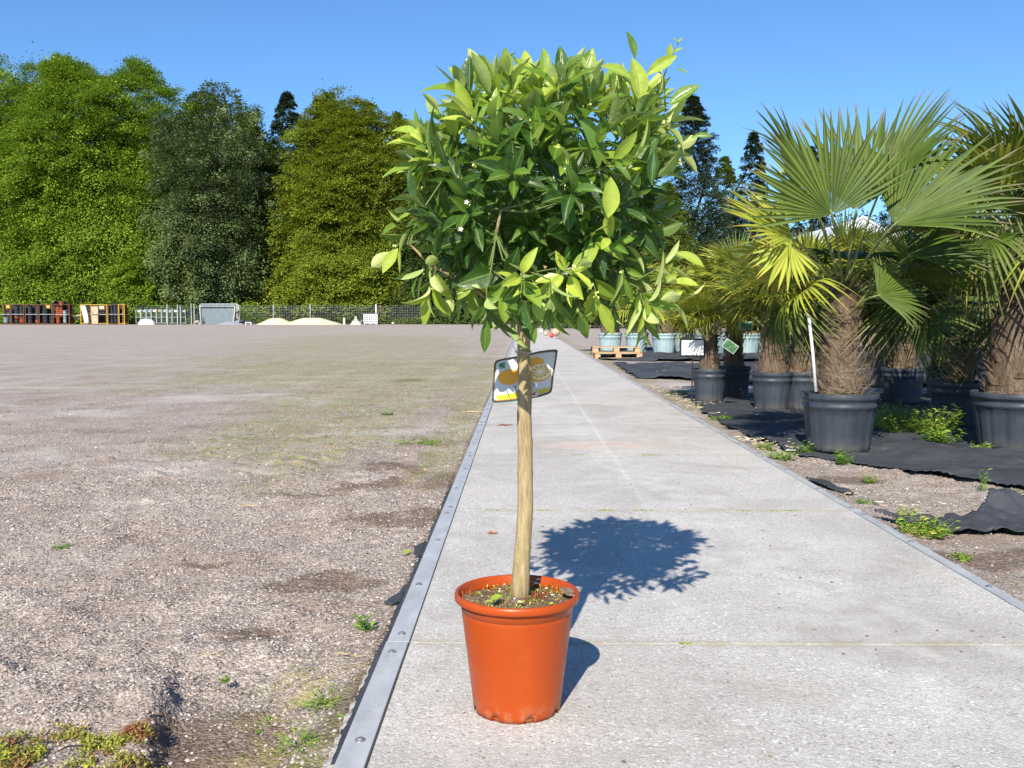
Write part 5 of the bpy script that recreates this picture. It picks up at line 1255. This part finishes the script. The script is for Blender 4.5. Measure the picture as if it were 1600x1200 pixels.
for px, top, lab in ((261, 475, 'leftmost tall pale pole among the trolleys'), (277, 476, 'second tall pole from the left'), (281.5, 477, 'third tall pole, close to the second'), (298.5, 474, 'tall pole at the end of trolleys'), (303, 475, 'tall pole nearest the goal-like frame')):
    a = P(px, top, FD - .4); mb = MB(); mb.bar((0, 0, 0), (0, 0, a.z - gz_far(FD)), .08); o = mb.build('pole', galv, None, (a.x, FD - .4, gz_far(FD)), smooth=False); tag(o, lab, 'pole', 'tall pale poles by the trolleys')
def heap(px0, px1, ytop, dep, m, lab, d, seed, name='gravel_heap', sharp=1.0):
    a, b_ = P(px0, 505, d), P(px1, 505, d); zt = P(px0, ytop, d).z - gz_far(d); W2 = (b_.x - a.x) / 2
    mb = MB(); n, k = 40, 14; V = []
    for i in range(k + 1):
        r = i / k
        for j in range(n):
            an = 2 * PI * j / n; q = 1 + .10 * (float(fbm(math.cos(an) * 2 + seed, math.sin(an) * 2, 3, seed)) - .5)
            z = zt * ((1 - r) * (1 - .35 * math.exp(-(r / .18) ** 2) * 1.0 * (1 - r)) ) if sharp > 0 else zt * math.sqrt(max(0, 1 - r * r))
            z += zt * .05 * (float(vnoise(i * .9 + seed, j * .8, seed)) - .5) * (r < .95)
            V.append((r * W2 * q * math.cos(an), r * dep * q * math.sin(an), max(z, -.02)))
    mb.add(V, [[i * n + j, (i + 1) * n + j, (i + 1) * n + (j + 1) % n, i * n + (j + 1) % n] for i in range(k) for j in range(n)])
    o = mb.build(name, m, None, ((a.x + b_.x) / 2, d, gz_far(d))); return tag(o, lab, 'heap')
sand = simple('pale_gravel', (.62, .55, .40), .95, .22, 5, bump=.8, bsc=8); gry = simple('grey_grit', (.27, .29, .33), .95, .2, 5, bump=.6, bsc=8)
heap(402, 462, 493.5, 2.2, sand, 'smaller of the two pale gravel heaps, on the left', FD + .5, 3)
heap(438, 537, 493, 2.8, sand, 'larger of two pale gravel heaps, on the right', FD - 1, 4)
heap(336, 384, 501, 1.4, gry, 'low blue-grey grit heap in front of the goal-like frame', FD - 1.5, 5)
heap(216, 242, 498, .8, whit, 'smooth white dome-shaped heap in front of the trolleys', FD - 1, 6, 'covered_heap', -1)
# wide frame with grey mesh
a, b_ = P(311, 505, FD + 1.5), P(369, 505, FD + 1.5); ww = b_.x - a.x; hh_ = 2.2
t = empty('mesh_frame', ((a.x + b_.x) / 2, FD + 1.5, gz_far(FD)), 'wide goal-like frame with grey mesh between the trolleys and the wooden post', 'mesh frame')
mb = MB(); mb.bar((-ww / 2 + .25, 0, .1), (-ww / 2 + .12, 0, hh_), .14); mb.bar((ww / 2 - .35, 0, .1), (ww / 2 - .1, 0, hh_), .14); mb.box((0, 0, hh_ + .03), (ww - .1, .14, .12)); mb.bar((-ww / 2, .9, 0), (-ww / 2 - .1, .9, hh_ + .25), .14); mb.box((0, .9, hh_ + .28), (ww, .14, .12)); mb.bar((ww / 2 + .1, .9, 0), (ww / 2 + .1, .9, hh_ + .2), .14); mb.build('frame', galv, t, smooth=False)
mb = MB()
for i in range(46): mb.box((-ww / 2 + .25 + i * (ww - .55) / 45, .25, hh_ / 2 - .03), (.06, .04, hh_ - .1))
for i in range(12): mb.box((0, .30, .15 + i * (hh_ - .2) / 12), (ww - .4, .03, .04))
mb.build('mesh', simple('grey_mesh', (.20, .25, .29), .6, .15, 4), t, smooth=False)
# odd bits
def lump(name, px, py, r, m, lab, cat, grp=None, d=FD - 1, sq=(1, 1, .7)):
    q = P(px, py, d); mb = MB(); rr = np.random.default_rng(int(px * 7 + py)); mb.ball((0, 0, 0), r, 9, 6, sq=sq); v = mb.v[0]; v *= (1 + .25 * (vnoise(v[:, 0] * 5 / r * .3 + px, v[:, 1] * 5 / r * .3 + v[:, 2] * 3, 4)[:, None] - .5))
    tag(mb.build(name, m, None, q, smooth=False), lab, cat, grp)
stonew = simple('pale_stone', (.55, .52, .46), .9, .15, 3)
rr = np.random.default_rng(6)
names = ['lowest left', 'lowest middle', 'lowest right', 'second layer left', 'second layer right', 'third layer', 'topmost']
for (px, py, r), nm in zip(((551, 507, .30), (556, 507.5, .30), (561, 507, .30), (553, 503.5, .27), (558.5, 503.5, .27), (556, 500, .24), (555.5, 496, .16)), names): lump('rock', px, py, r, stonew, f'{nm} pale rock in the small pile left of the white grid tank', 'rock', 'pale rocks in the small pile')
for px, py, r, m, lab in ((371, 503, .25, galv, 'grey lump at the foot of the wooden post'), (378, 502, .3, potb, 'dark lump right of the wooden post'), (386, 503, .3, potb, 'dark lump next to small white frame'), (308, 503, .3, woody, 'brown rubble lump at the right end of the trolleys'), (313, 506, .25, galv, 'grey rubble lump in front of the goal-like frame'), (318, 504, .22, potb, 'dark rubble lump beside goal-like frame'), (614, 505, .18, stonew, 'small pale rock in the grass right of white grid tank')): lump('rubble', px, py, r, m, lab, 'rubble')
q = FP(538, FD - .5); mb = MB(); mb.lathe([(.13, 0), (.13, .75), (.10, .8), (.001, .8)], 10); tag(mb.build('bollard', stonew, None, q), 'short pale round bollard between the gravel heap and the rock pile', 'bollard')
# grid tank (white)
a, b_ = FP(568, FD - .5), FP(590, FD - .5); ww = b_.x - a.x; t = empty('grid_tank', ((a.x + b_.x) / 2, FD, a.z), 'white container in grid cage standing on a pallet before the wire fence', 'tank')
mb = MB(); mb.box((0, 0, .14), (ww, 1.1, .08));
for x in (-ww / 2 + .12, 0, ww / 2 - .12): mb.box((x, 0, .05), (.16, 1.1, .1))
mb.build('pallet', galv, t, smooth=False)
mb = MB(); mb.box((0, 0, .72), (ww - .22, .9, 1.0)); mb.build('container', simple('blue_white', (.30, .36, .42), .5), t, smooth=False)
mb = MB()
for i in range(7): mb.box((-ww / 2 + .05 + i * (ww - .1) / 6, -.52, .72), (.07, .04, 1.06))
for i in range(5): mb.box((0, -.56, .22 + i * .25), (ww, .04, .07))
mb.build('grid', whit, t, smooth=False)
mb = MB(); mb.bar(P(586, 492, FD - .3), P(602, 478, FD), .12); tag(mb.build('beam', rust, smooth=False), 'rusty red beam leaning up to the right from the grid tank', 'beam')
mb = MB(); mb.bar(P(560, 508, FD - 1.2), P(566, 500, FD - .9), .12); tag(mb.build('beam', galv, smooth=False), 'thin pale beam leaning against left side of the grid tank', 'beam')
mb = MB(); 
for s0, s1 in (((383, 504), (393, 504)), ((392, 504), (392, 509)), ((384, 504), (384, 508))): mb.bar(P(*s0, FD - 1.2), P(*s1, FD - 1.2), .10)
tag(mb.build('small_frame', whit, smooth=False), 'small white bench-like frame right of the wooden post', 'frame')
# wire fence
FY = FD + 4; gzf = gz_far(FY)
fence = empty('wire_fence', (0, FY, gzf), 'tall wire mesh fence running along the forest edge behind the heaps', 'fence')
wire_m = simple('fence_wire', (.22, .24, .25), .6, .1)
xa, xb = P(196, 505, FY).x, P(1010, 505, FY).x; FH = 2.3
mb = MB()
for i in range(int((xb - xa) / .30)): mb.box((xa + i * .30, 0, FH / 2), (.014, .014, FH))
for i in range(12): mb.box(((xa + xb) / 2, -.018, .05 + i * (FH - .06) / 11), (xb - xa, .016, .016))
mb.build('wire_mesh', wire_m, fence, smooth=False)
for px, m, r in ((371.5, woody, .10), (205, galv, .05), (300, galv, .05), (428, galv, .05), (485.5, galv, .06), (588, whit, .07), (660, galv, .06), (718, galv, .06), (790, galv, .06), (870, galv, .06), (950, galv, .06)):
    q = P(px, 505, FY); mb = MB(); mb.lathe([(r, 0), (r, FH + .15), (r * .5, FH + .2), (.001, FH + .2)], 8); mb.build('post', m, fence, (q.x, -.15, 0))
# red and pale bits by the far end of the path
for px, py, d, r, m, lab in ((862, 524, 40, .11, simple('red_plastic', (.55, .05, .04), .5), 'small red bucket-like object beside the far right path edge'), (853, 521, 46, .13, woody, 'pale rock at the far right edge of the path'), (846, 517.5, 58, .16, stonew, 'second pale rock farther along path edge'), (868, 519, 46, .22, woody, 'brownish rubble behind the red object'), (1444, 532, 24, .22, simple('red_pot', (.5, .07, .03), .6), 'red pot glimpsed in shade between the palm tubs')):
    lump('rubble' if 'r' != lab[6:7] else 'red_object', px, py, r, m, lab, 'rubble', None, d, (1, 1, .9))
# ================================================================== greenhouse behind the palms
s = S('greenhouse_glass', .6, .4); s.col(s.mix(s.noise(.5, 3), (.52, .58, .64), (.66, .71, .76))); gl_m = s.m
gh = empty('greenhouse', (0, 0, 0), 'large glass greenhouse with pale gable roofs standing behind the palms', 'greenhouse')
GY0, GY1 = 62.0, 90.0; x0 = P(1268, 400, GY0).x; bay = 6.4; zw = P(1300, 388, GY0).z; zr = zw + 2.0
for i in range(5):
    xa_, xb_ = x0 + i * bay, x0 + (i + 1) * bay; xm = (xa_ + xb_) / 2
    b = MB()
    b.add([(xa_, GY0, zw), (xm, GY0, zr), (xm, GY1, zr), (xa_, GY1, zw)], [[0, 1, 2, 3]]); b.add([(xm, GY0, zr), (xb_, GY0, zw), (xb_, GY1, zw), (xm, GY1, zr)], [[0, 1, 2, 3]])
    b.add([(xa_, GY0, zw), (xb_, GY0, zw), (xm, GY0, zr)], [[0, 1, 2]]); b.add([(xa_, GY0, -.1), (xb_, GY0, -.1), (xb_, GY0, zw), (xa_, GY0, zw)], [[0, 1, 2, 3]])
    if i == 0: b.add([(xa_, GY0, -.1), (xa_, GY1, -.1), (xa_, GY1, zw), (xa_, GY0, zw)], [[0, 1, 2, 3]])
    b.build('glazed_bay', gl_m, gh, smooth=False)
    b = MB()
    for k in range(7):
        x = xa_ + k * bay / 6; zt = zw + (zr - zw) * (1 - abs(k - 3) / 3)
        b.box((x, GY0 - .05, zt / 2 - .05), (.06, .06, zt))
    b.bar((xa_, GY0 - .05, zw), (xm, GY0 - .05, zr), .12); b.bar((xm, GY0 - .05, zr), (xb_, GY0 - .05, zw), .12); b.box((xm, GY0 - .09, zw), (bay, .06, .22))
    b.build('glazing_bars', whit, gh, smooth=False)
# ================================================================== trees
def tree_mat(name, a, b, c, tr, f=.22, rough=.6):
    s = S(name, rough, .25); q = s.att()
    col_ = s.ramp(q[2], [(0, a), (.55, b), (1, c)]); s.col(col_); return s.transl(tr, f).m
beech_m = tree_mat('beech_leaf', (.085, .145, .012), (.21, .315, .025), (.36, .47, .05), (.24, .40, .03), .30)
hornb_m = tree_mat('yellow_leaf', (.085, .12, .010), (.20, .265, .02), (.34, .40, .045), (.32, .36, .03), .30)
mixg_m = tree_mat('green_leaf', (.05, .09, .012), (.12, .17, .022), (.20, .25, .035), (.18, .25, .03), .22)
pine_m = tree_mat('pine_needle', (.055, .095, .03), (.14, .195, .065), (.27, .33, .14), (.08, .1, .04), .08)
spru_m = tree_mat('spruce_needle', (.014, .028, .016), (.032, .055, .028), (.065, .095, .045), (.04, .06, .02), .06)
dark_m = tree_mat('painted_shade_leaf', (.025, .05, .010), (.05, .085, .015), (.09, .13, .02), (.08, .12, .02), .15)  # leaf colour darkened to stand for shade inside the forest
tb_m = simple('forest_bark', (.13, .10, .075), .95, .35, 2, bump=.5, bsc=3)
lt_v = np.array([[0, 0, 0], [.5, -.32, .06], [.5, .32, .06], [1, 0, -.08]]); lt_f = np.array([[0, 1, 3], [0, 3, 2]])
def prof_round(t): return np.sqrt(np.clip(1 - np.abs(1.9 * t - .75) ** 2.4 / 1.36, 0, 1)) * (1 - .12 * t)
def forest_tree(name, label, x, y, H, R, zb, prof, nspray, nleaf, sl, lsz, m, seed, flat=.22, droop=.25, tiers=0, trunk_r=.35, squash=1.0, lump_=.35, fr=(.45, 1.0), front=.85, top=True, taper=.35, halo=0.0, cat='tree', grp='trees of the forest edge', limbs=10, up=1.0):
    rg = np.random.default_rng(seed)
    g0 = gz_far(y) if y > 30 else 0
    t = empty(name, (x, y, g0), label, cat, grp)
    N_ = nspray
    zt = rg.random(N_) ** .9
    if tiers: zt = np.clip((np.floor(zt * tiers) + .5 + rg.normal(0, .30, N_)) / tiers, 0, 1)
    az = rg.uniform(0, 2 * PI, N_)
    k = rg.random(N_) < front; az[k] = -PI / 2 + np.arcsin(rg.uniform(-1, 1, k.sum()))
    fr_ = fr[0] + (fr[1] - fr[0]) * rg.random(N_) ** .55
    ll = 1 + lump_ * (fbm(az * 1.3 + seed, zt * 6 + seed, 3, seed) - .5) * 2
    rad = R * prof(zt) * fr_ * ll
    z = zb + (H - zb) * zt * (1 + .30 * (fbm(np.cos(az) * 2.5 + 7, zt * 0 + 3, 3, seed + 5) - .55) * sstep(.4, 1, zt) * (taper < .5))
    C3 = np.stack([rad * np.cos(az), rad * np.sin(az) * squash, z], -1)
    az2 = az + rg.normal(0, .45, N_)
    od = unit(np.stack([np.cos(az2), np.sin(az2), -droop + .9 * (zt - .45) * up + rg.normal(0, .15, N_)], -1))
    sd_ = unit(np.cross(od, np.array([0, 0, 1.0]) + rg.normal(0, .34, (N_, 3)))); nd_ = np.cross(sd_, od)
    L = sl * rg.uniform(.6, 1.3, N_) * (1 - taper * zt)
    u = rg.random((N_, nleaf)) ** .8; v = rg.normal(0, 1, (N_, nleaf)) * (.38 * (1 - .6 * u)); ww_ = rg.normal(0, 1, (N_, nleaf)) * flat
    Pn = C3[:, None] + od[:, None] * ((u - .35) * L[:, None])[..., None] + sd_[:, None] * (v * L[:, None])[..., None] + nd_[:, None] * (ww_ * L[:, None] * .5)[..., None]
    Pn[..., 2] -= droop * (u ** 2) * L[:, None] * .7
    X = od[:, None] + sd_[:, None] * (v * 2.0)[..., None] + rg.normal(0, .35, (N_, nleaf, 3))
    Z = nd_[:, None] + rg.normal(0, .30, (N_, nleaf, 3))
    tint = np.clip(.42 + .8 * (fbm(C3[:, 0] * .5 + 9, C3[:, 2] * .5, 3, seed + 2) - .5)[:, None] + rg.normal(0, .2, (N_, nleaf)), 0, 1)
    sz = lsz * rg.uniform(.6, 1.3, N_ * nleaf)
    mb = MB(); mb.add(*scatter(lt_v, lt_f, X.reshape(-1, 3), Z.reshape(-1, 3), Pn.reshape(-1, 3), sz, None, tint.ravel()))
    mb.build('crown', m, t, smooth=False)
    mb = MB(); wob = [Vector((rg.normal() * .15 * q, rg.normal() * .15 * q, H * (.93 if top else .7) * q / 6)) for q in range(7)]
    mb.tube(wob, [trunk_r * (1.25 if q == 0 else 1) * (1 - .93 * q / 6) + .03 for q in range(7)], 10)
    for q in range(limbs):
        tt = rg.uniform(.12, .85); a = rg.uniform(0, 2 * PI); zz = zb + (H - zb) * tt * .8; b0 = Vector((0, 0, zz)); l_ = R * float(prof(np.array(tt))) * .75
        e = b0 + Vector((math.cos(a) * l_, math.sin(a) * l_ * squash, l_ * .35 * up)); mb.tube([b0, b0.lerp(e, .5) + Vector((0, 0, .3)), e], [trunk_r * .35, trunk_r * .22, .04], 6, caps=False)
    mb.build('trunk', tb_m, t)
    return t
def TX(px, d): return P(px, 500, d).x
def TH(py, d): return P(800, py, d).z
cone = lambda t: np.clip(1 - t, 0, 1) ** .66
cone2 = lambda t: np.minimum(1, np.clip(1 - t, 0, 1) ** .62 * 1.25) * .9
BR = 'trees of the forest edge'
forest_tree('beech_tree', 'huge bright green beech filling the left, domed top at the upper left', TX(110, 128), 128, TH(112, 128), 13.5, .4, prof_round, 1250, 190, 4.4, .29, beech_m, 1, tiers=10, lump_=.6, fr=(.35, 1.04), squash=.55)
forest_tree('beech_tree', 'bright green beech cut by the left photo edge', TX(-20, 129), 129, TH(112, 129), 11.0, .4, prof_round, 760, 180, 4.3, .29, beech_m, 2, tiers=11, lump_=.55, fr=(.35, 1.04), squash=.55)
forest_tree('beech_tree', 'bright green beech with ragged top behind the dark pine', TX(215, 131), 131, TH(128, 131), 12.5, 1, prof_round, 850, 180, 4.2, .29, beech_m, 3, tiers=10, lump_=.55, fr=(.35, 1.04), squash=.55)
forest_tree('young_beech', 'low bright green beech between the big beech and the pine', TX(225, 123), 123, TH(385, 123), 4.2, .3, prof_round, 420, 45, 1.8, .30, beech_m, 4, trunk_r=.12)
forest_tree('pine_tree', 'dark grey-green pine between the bright beech and yellow-green tree', TX(322, 125), 125, TH(178, 125), 7.2, 3, lambda t: .55 + .45 * np.sin(np.clip(t, 0, 1) * PI * .92), 620, 110, 2.0, .26, pine_m, 5, flat=.5, droop=.1, lump_=.9, tiers=9, fr=(.4, 1.1))
forest_tree('pine_tree', 'smaller grey-green pine with ragged crown just left of the tall spruce', TX(368, 126), 126, TH(215, 126), 5.0, 4, lambda t: .6 + .4 * np.sin(np.clip(t, 0, 1) * PI * .92), 420, 75, 2.2, .26, pine_m, 6, flat=.5, droop=.1, lump_=.6)
forest_tree('spruce_tree', 'dark low spruce growing under the grey-green pine', TX(292, 122.5), 122.5, TH(330, 122), 3.4, .3, cone, 520, 60, 1.7, .24, mixg_m, 7, droop=.5, up=.2, tiers=12, trunk_r=.15, taper=.72)
forest_tree('mixed_tree', 'light green tree whose top shows above and behind the pines', TX(345, 134), 134, TH(160, 134), 8.5, 1, prof_round, 1300, 50, 2.6, .34, mixg_m, 8)
forest_tree('mixed_tree', 'light green tree between the pines and the yellow-green tree', TX(410, 133), 133, TH(190, 133), 6.0, 1, prof_round, 1000, 50, 2.3, .32, mixg_m, 9)
forest_tree('spruce_tree', 'tall dark spruce whose pointed tip rises above the yellow-green tree', TX(452, 136), 137, TH(146, 137), 6.8, 2, cone, 1000, 60, 1.9, .28, spru_m, 10, droop=.35, up=.2, tiers=24, lump_=.25, taper=.72)
forest_tree('hornbeam_tree', 'broad yellow-green tree behind the gravel heaps, left of the citrus crown', TX(543, 128), 128, TH(158, 128), 10.0, 3.2, lambda t: np.sqrt(np.clip(1 - np.abs(1.5 * t - .42) ** 1.7 / 1.14, 0, 1)), 1300, 180, 4.0, .27, hornb_m, 11, tiers=13, lump_=.6, flat=.10, fr=(.35, 1.04), squash=.6)
forest_tree('hornbeam_tree', 'yellow-green tree half hidden behind the left side of the citrus crown', TX(628, 131), 131, TH(195, 131), 7.5, 3, prof_round, 900, 50, 2.4, .32, hornb_m, 12)
forest_tree('spruce_tree', 'dark spruce tip peeking over right shoulder of the yellow-green tree', TX(624, 134), 134, TH(178, 134), 3.6, 2, cone, 420, 55, 1.7, .28, spru_m, 13, droop=.35, up=.2, tiers=20, taper=.72)
forest_tree('spruce_tree', 'dark spruce tip just left of the yellow-green top', TX(508, 133), 133, TH(160, 133), 3.6, 2, cone, 420, 55, 1.7, .28, spru_m, 14, droop=.35, up=.2, tiers=20, taper=.72)
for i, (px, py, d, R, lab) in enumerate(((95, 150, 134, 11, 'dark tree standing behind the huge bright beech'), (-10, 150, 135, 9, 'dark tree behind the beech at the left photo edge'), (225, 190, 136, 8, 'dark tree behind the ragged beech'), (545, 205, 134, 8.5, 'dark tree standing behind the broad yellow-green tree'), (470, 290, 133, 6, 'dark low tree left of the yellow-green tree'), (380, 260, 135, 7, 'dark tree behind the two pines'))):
    forest_tree('dark_tree', lab, TX(px, d), d, TH(py, d), R, .0, prof_round, 700, 55, 3.0, .5, dark_m, 40 + i, squash=.5, lump_=.3, fr=(.2, .95))  # dark leaf colour paints the shaded inside of the crowns in front
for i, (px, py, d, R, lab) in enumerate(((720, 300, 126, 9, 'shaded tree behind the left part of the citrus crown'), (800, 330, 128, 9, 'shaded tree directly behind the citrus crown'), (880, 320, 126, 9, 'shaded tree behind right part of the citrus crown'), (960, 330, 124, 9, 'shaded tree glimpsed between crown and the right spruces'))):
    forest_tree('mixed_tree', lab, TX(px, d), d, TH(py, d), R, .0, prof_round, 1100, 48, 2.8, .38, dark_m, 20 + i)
# right-hand conifers
forest_tree('spruce_tree', 'tall ragged spruce seen right beside the citrus crown', TX(1078, 88), 88, TH(155, 88), 3.6, .5, cone2, 1000, 60, 1.7, .17, spru_m, 30, droop=.15, up=.6, tiers=26, lump_=.5, trunk_r=.22, fr=(.3, 1.05), taper=.72)
forest_tree('spruce_tree', 'second spruce of the right group, lower than the tallest one', TX(1128, 92), 92, TH(250, 92), 2.8, .5, cone2, 560, 60, 1.4, .17, mixg_m, 31, droop=.2, up=.5, tiers=16, lump_=.5, fr=(.3, 1.05), taper=.72)
forest_tree('spruce_tree', 'spruce with dark tip just left of the largest palm', TX(1172, 90), 90, TH(212, 90), 2.8, .5, cone, 620, 60, 1.3, .17, spru_m, 32, droop=.2, up=.5, tiers=20, lump_=.4, taper=.72)
forest_tree('spruce_tree', 'green spruce between citrus crown and palms, wide and low', TX(1040, 86), 86, TH(290, 86), 3.6, .3, cone2, 700, 60, 1.5, .17, mixg_m, 33, droop=.2, up=.4, tiers=14, lump_=.4, taper=.72)
forest_tree('spruce_tree', 'spruce seen through the fan leaves of the largest palm', TX(1262, 100), 100, TH(235, 100), 3.6, .5, cone, 560, 55, 1.6, .2, spru_m, 34, droop=.2, up=.5, tiers=18, taper=.72)
forest_tree('spruce_tree', 'spruce behind the gap between the largest and right edge palm', TX(1400, 104), 104, TH(225, 104), 3.8, .5, cone2, 560, 55, 1.6, .2, spru_m, 35, droop=.2, up=.5, tiers=18, taper=.72)
forest_tree('spruce_tree', 'spruce behind the crown of the right edge palm', TX(1540, 104), 104, TH(235, 104), 3.8, .5, cone2, 480, 55, 1.6, .2, spru_m, 36, droop=.2, up=.5, tiers=18, taper=.72)
# hedge-like undergrowth, and dark leaf masses that paint in the wood's shade
def mass(name, label, x0, x1, y0, y1, z0, z1, n, lsz, m, seed, kind='stuff'):
    rg = np.random.default_rng(seed); nc = n // 40
    cx, cy = rg.uniform(x0, x1, nc), rg.uniform(y0, y1, nc); hmax = z0 + (z1 - z0) * (.55 + .45 * fbm(cx * .35, cy * 0, 3, seed) * 2 * .9)
    cz = z0 + (hmax - z0) * rg.random(nc)
    C3 = np.repeat(np.stack([cx, cy, cz], -1), 40, 0) + rg.normal(0, 1, (nc * 40, 3)) * np.array([1, .8, .4]) * lsz * 3
    k = len(C3); a = rg.uniform(0, 2 * PI, k)
    mb = MB(); mb.add(*scatter(lt_v, lt_f, np.stack([np.cos(a), np.sin(a), rg.normal(-.1, .4, k)], -1), np.stack([rg.normal(0, .5, k), rg.normal(-.3, .5, k), np.ones(k)], -1), C3 + np.array([0, 0, .3]), lsz * rg.uniform(.6, 1.3, k), None, np.clip(np.repeat(rg.uniform(.1, .8, nc), 40) + rg.normal(0, .15, k), 0, 1)))
    return tag(mb.build(name, m, smooth=False), label, kind=kind)
mass('undergrowth', 'low bright shrubs and grass growing along the wire fence', TX(-60, 119.5), TX(400, 119.5), 119.6, 121.5, -.2, 2.2, 26000, .26, beech_m, 50)
mass('undergrowth', 'low green weeds along the foot of the wire fence', TX(385, 118), TX(1000, 118), 118, 119, -.4, .9, 12000, .16, mixg_m, 51)
mass('woodland', 'dark leaf mass standing in for shaded forest interior behind the first trees', TX(-120, 136), TX(1000, 136), 138, 146, -1, 24, 120000, .8, dark_m, 52)
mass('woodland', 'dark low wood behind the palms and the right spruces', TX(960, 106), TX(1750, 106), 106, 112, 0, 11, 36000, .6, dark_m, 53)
mass('woodland', 'dark leaf mass painted in for black shade under the trees behind the fence', TX(-60, 132), TX(1000, 132), 130, 133, -1, 5, 60000, .5, dark_m, 55)
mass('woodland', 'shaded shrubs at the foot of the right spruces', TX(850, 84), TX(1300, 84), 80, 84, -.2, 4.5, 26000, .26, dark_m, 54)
# shaded forest floor sheet (leaf litter) behind the fence
b = MB(); gx = np.linspace(-140, 120, 40); gy = np.linspace(120.5, 190, 12); A, Bq = np.meshgrid(gx, gy); Zq = ground_z(A, Bq) + .02 + .2 * fbm(A * .3, Bq * .3, 3, 2) * sstep(120.5, 124, Bq)
id_ = np.arange(480).reshape(12, 40); b.add(np.stack([A, Bq, Zq], -1), np.stack([id_[:-1, :-1], id_[:-1, 1:], id_[1:, 1:], id_[1:, :-1]], -1).reshape(-1, 4))
tag(b.build('forest_floor', simple('leaf_litter', (.06, .045, .025), .95, .4, 1.5)), kind='structure')
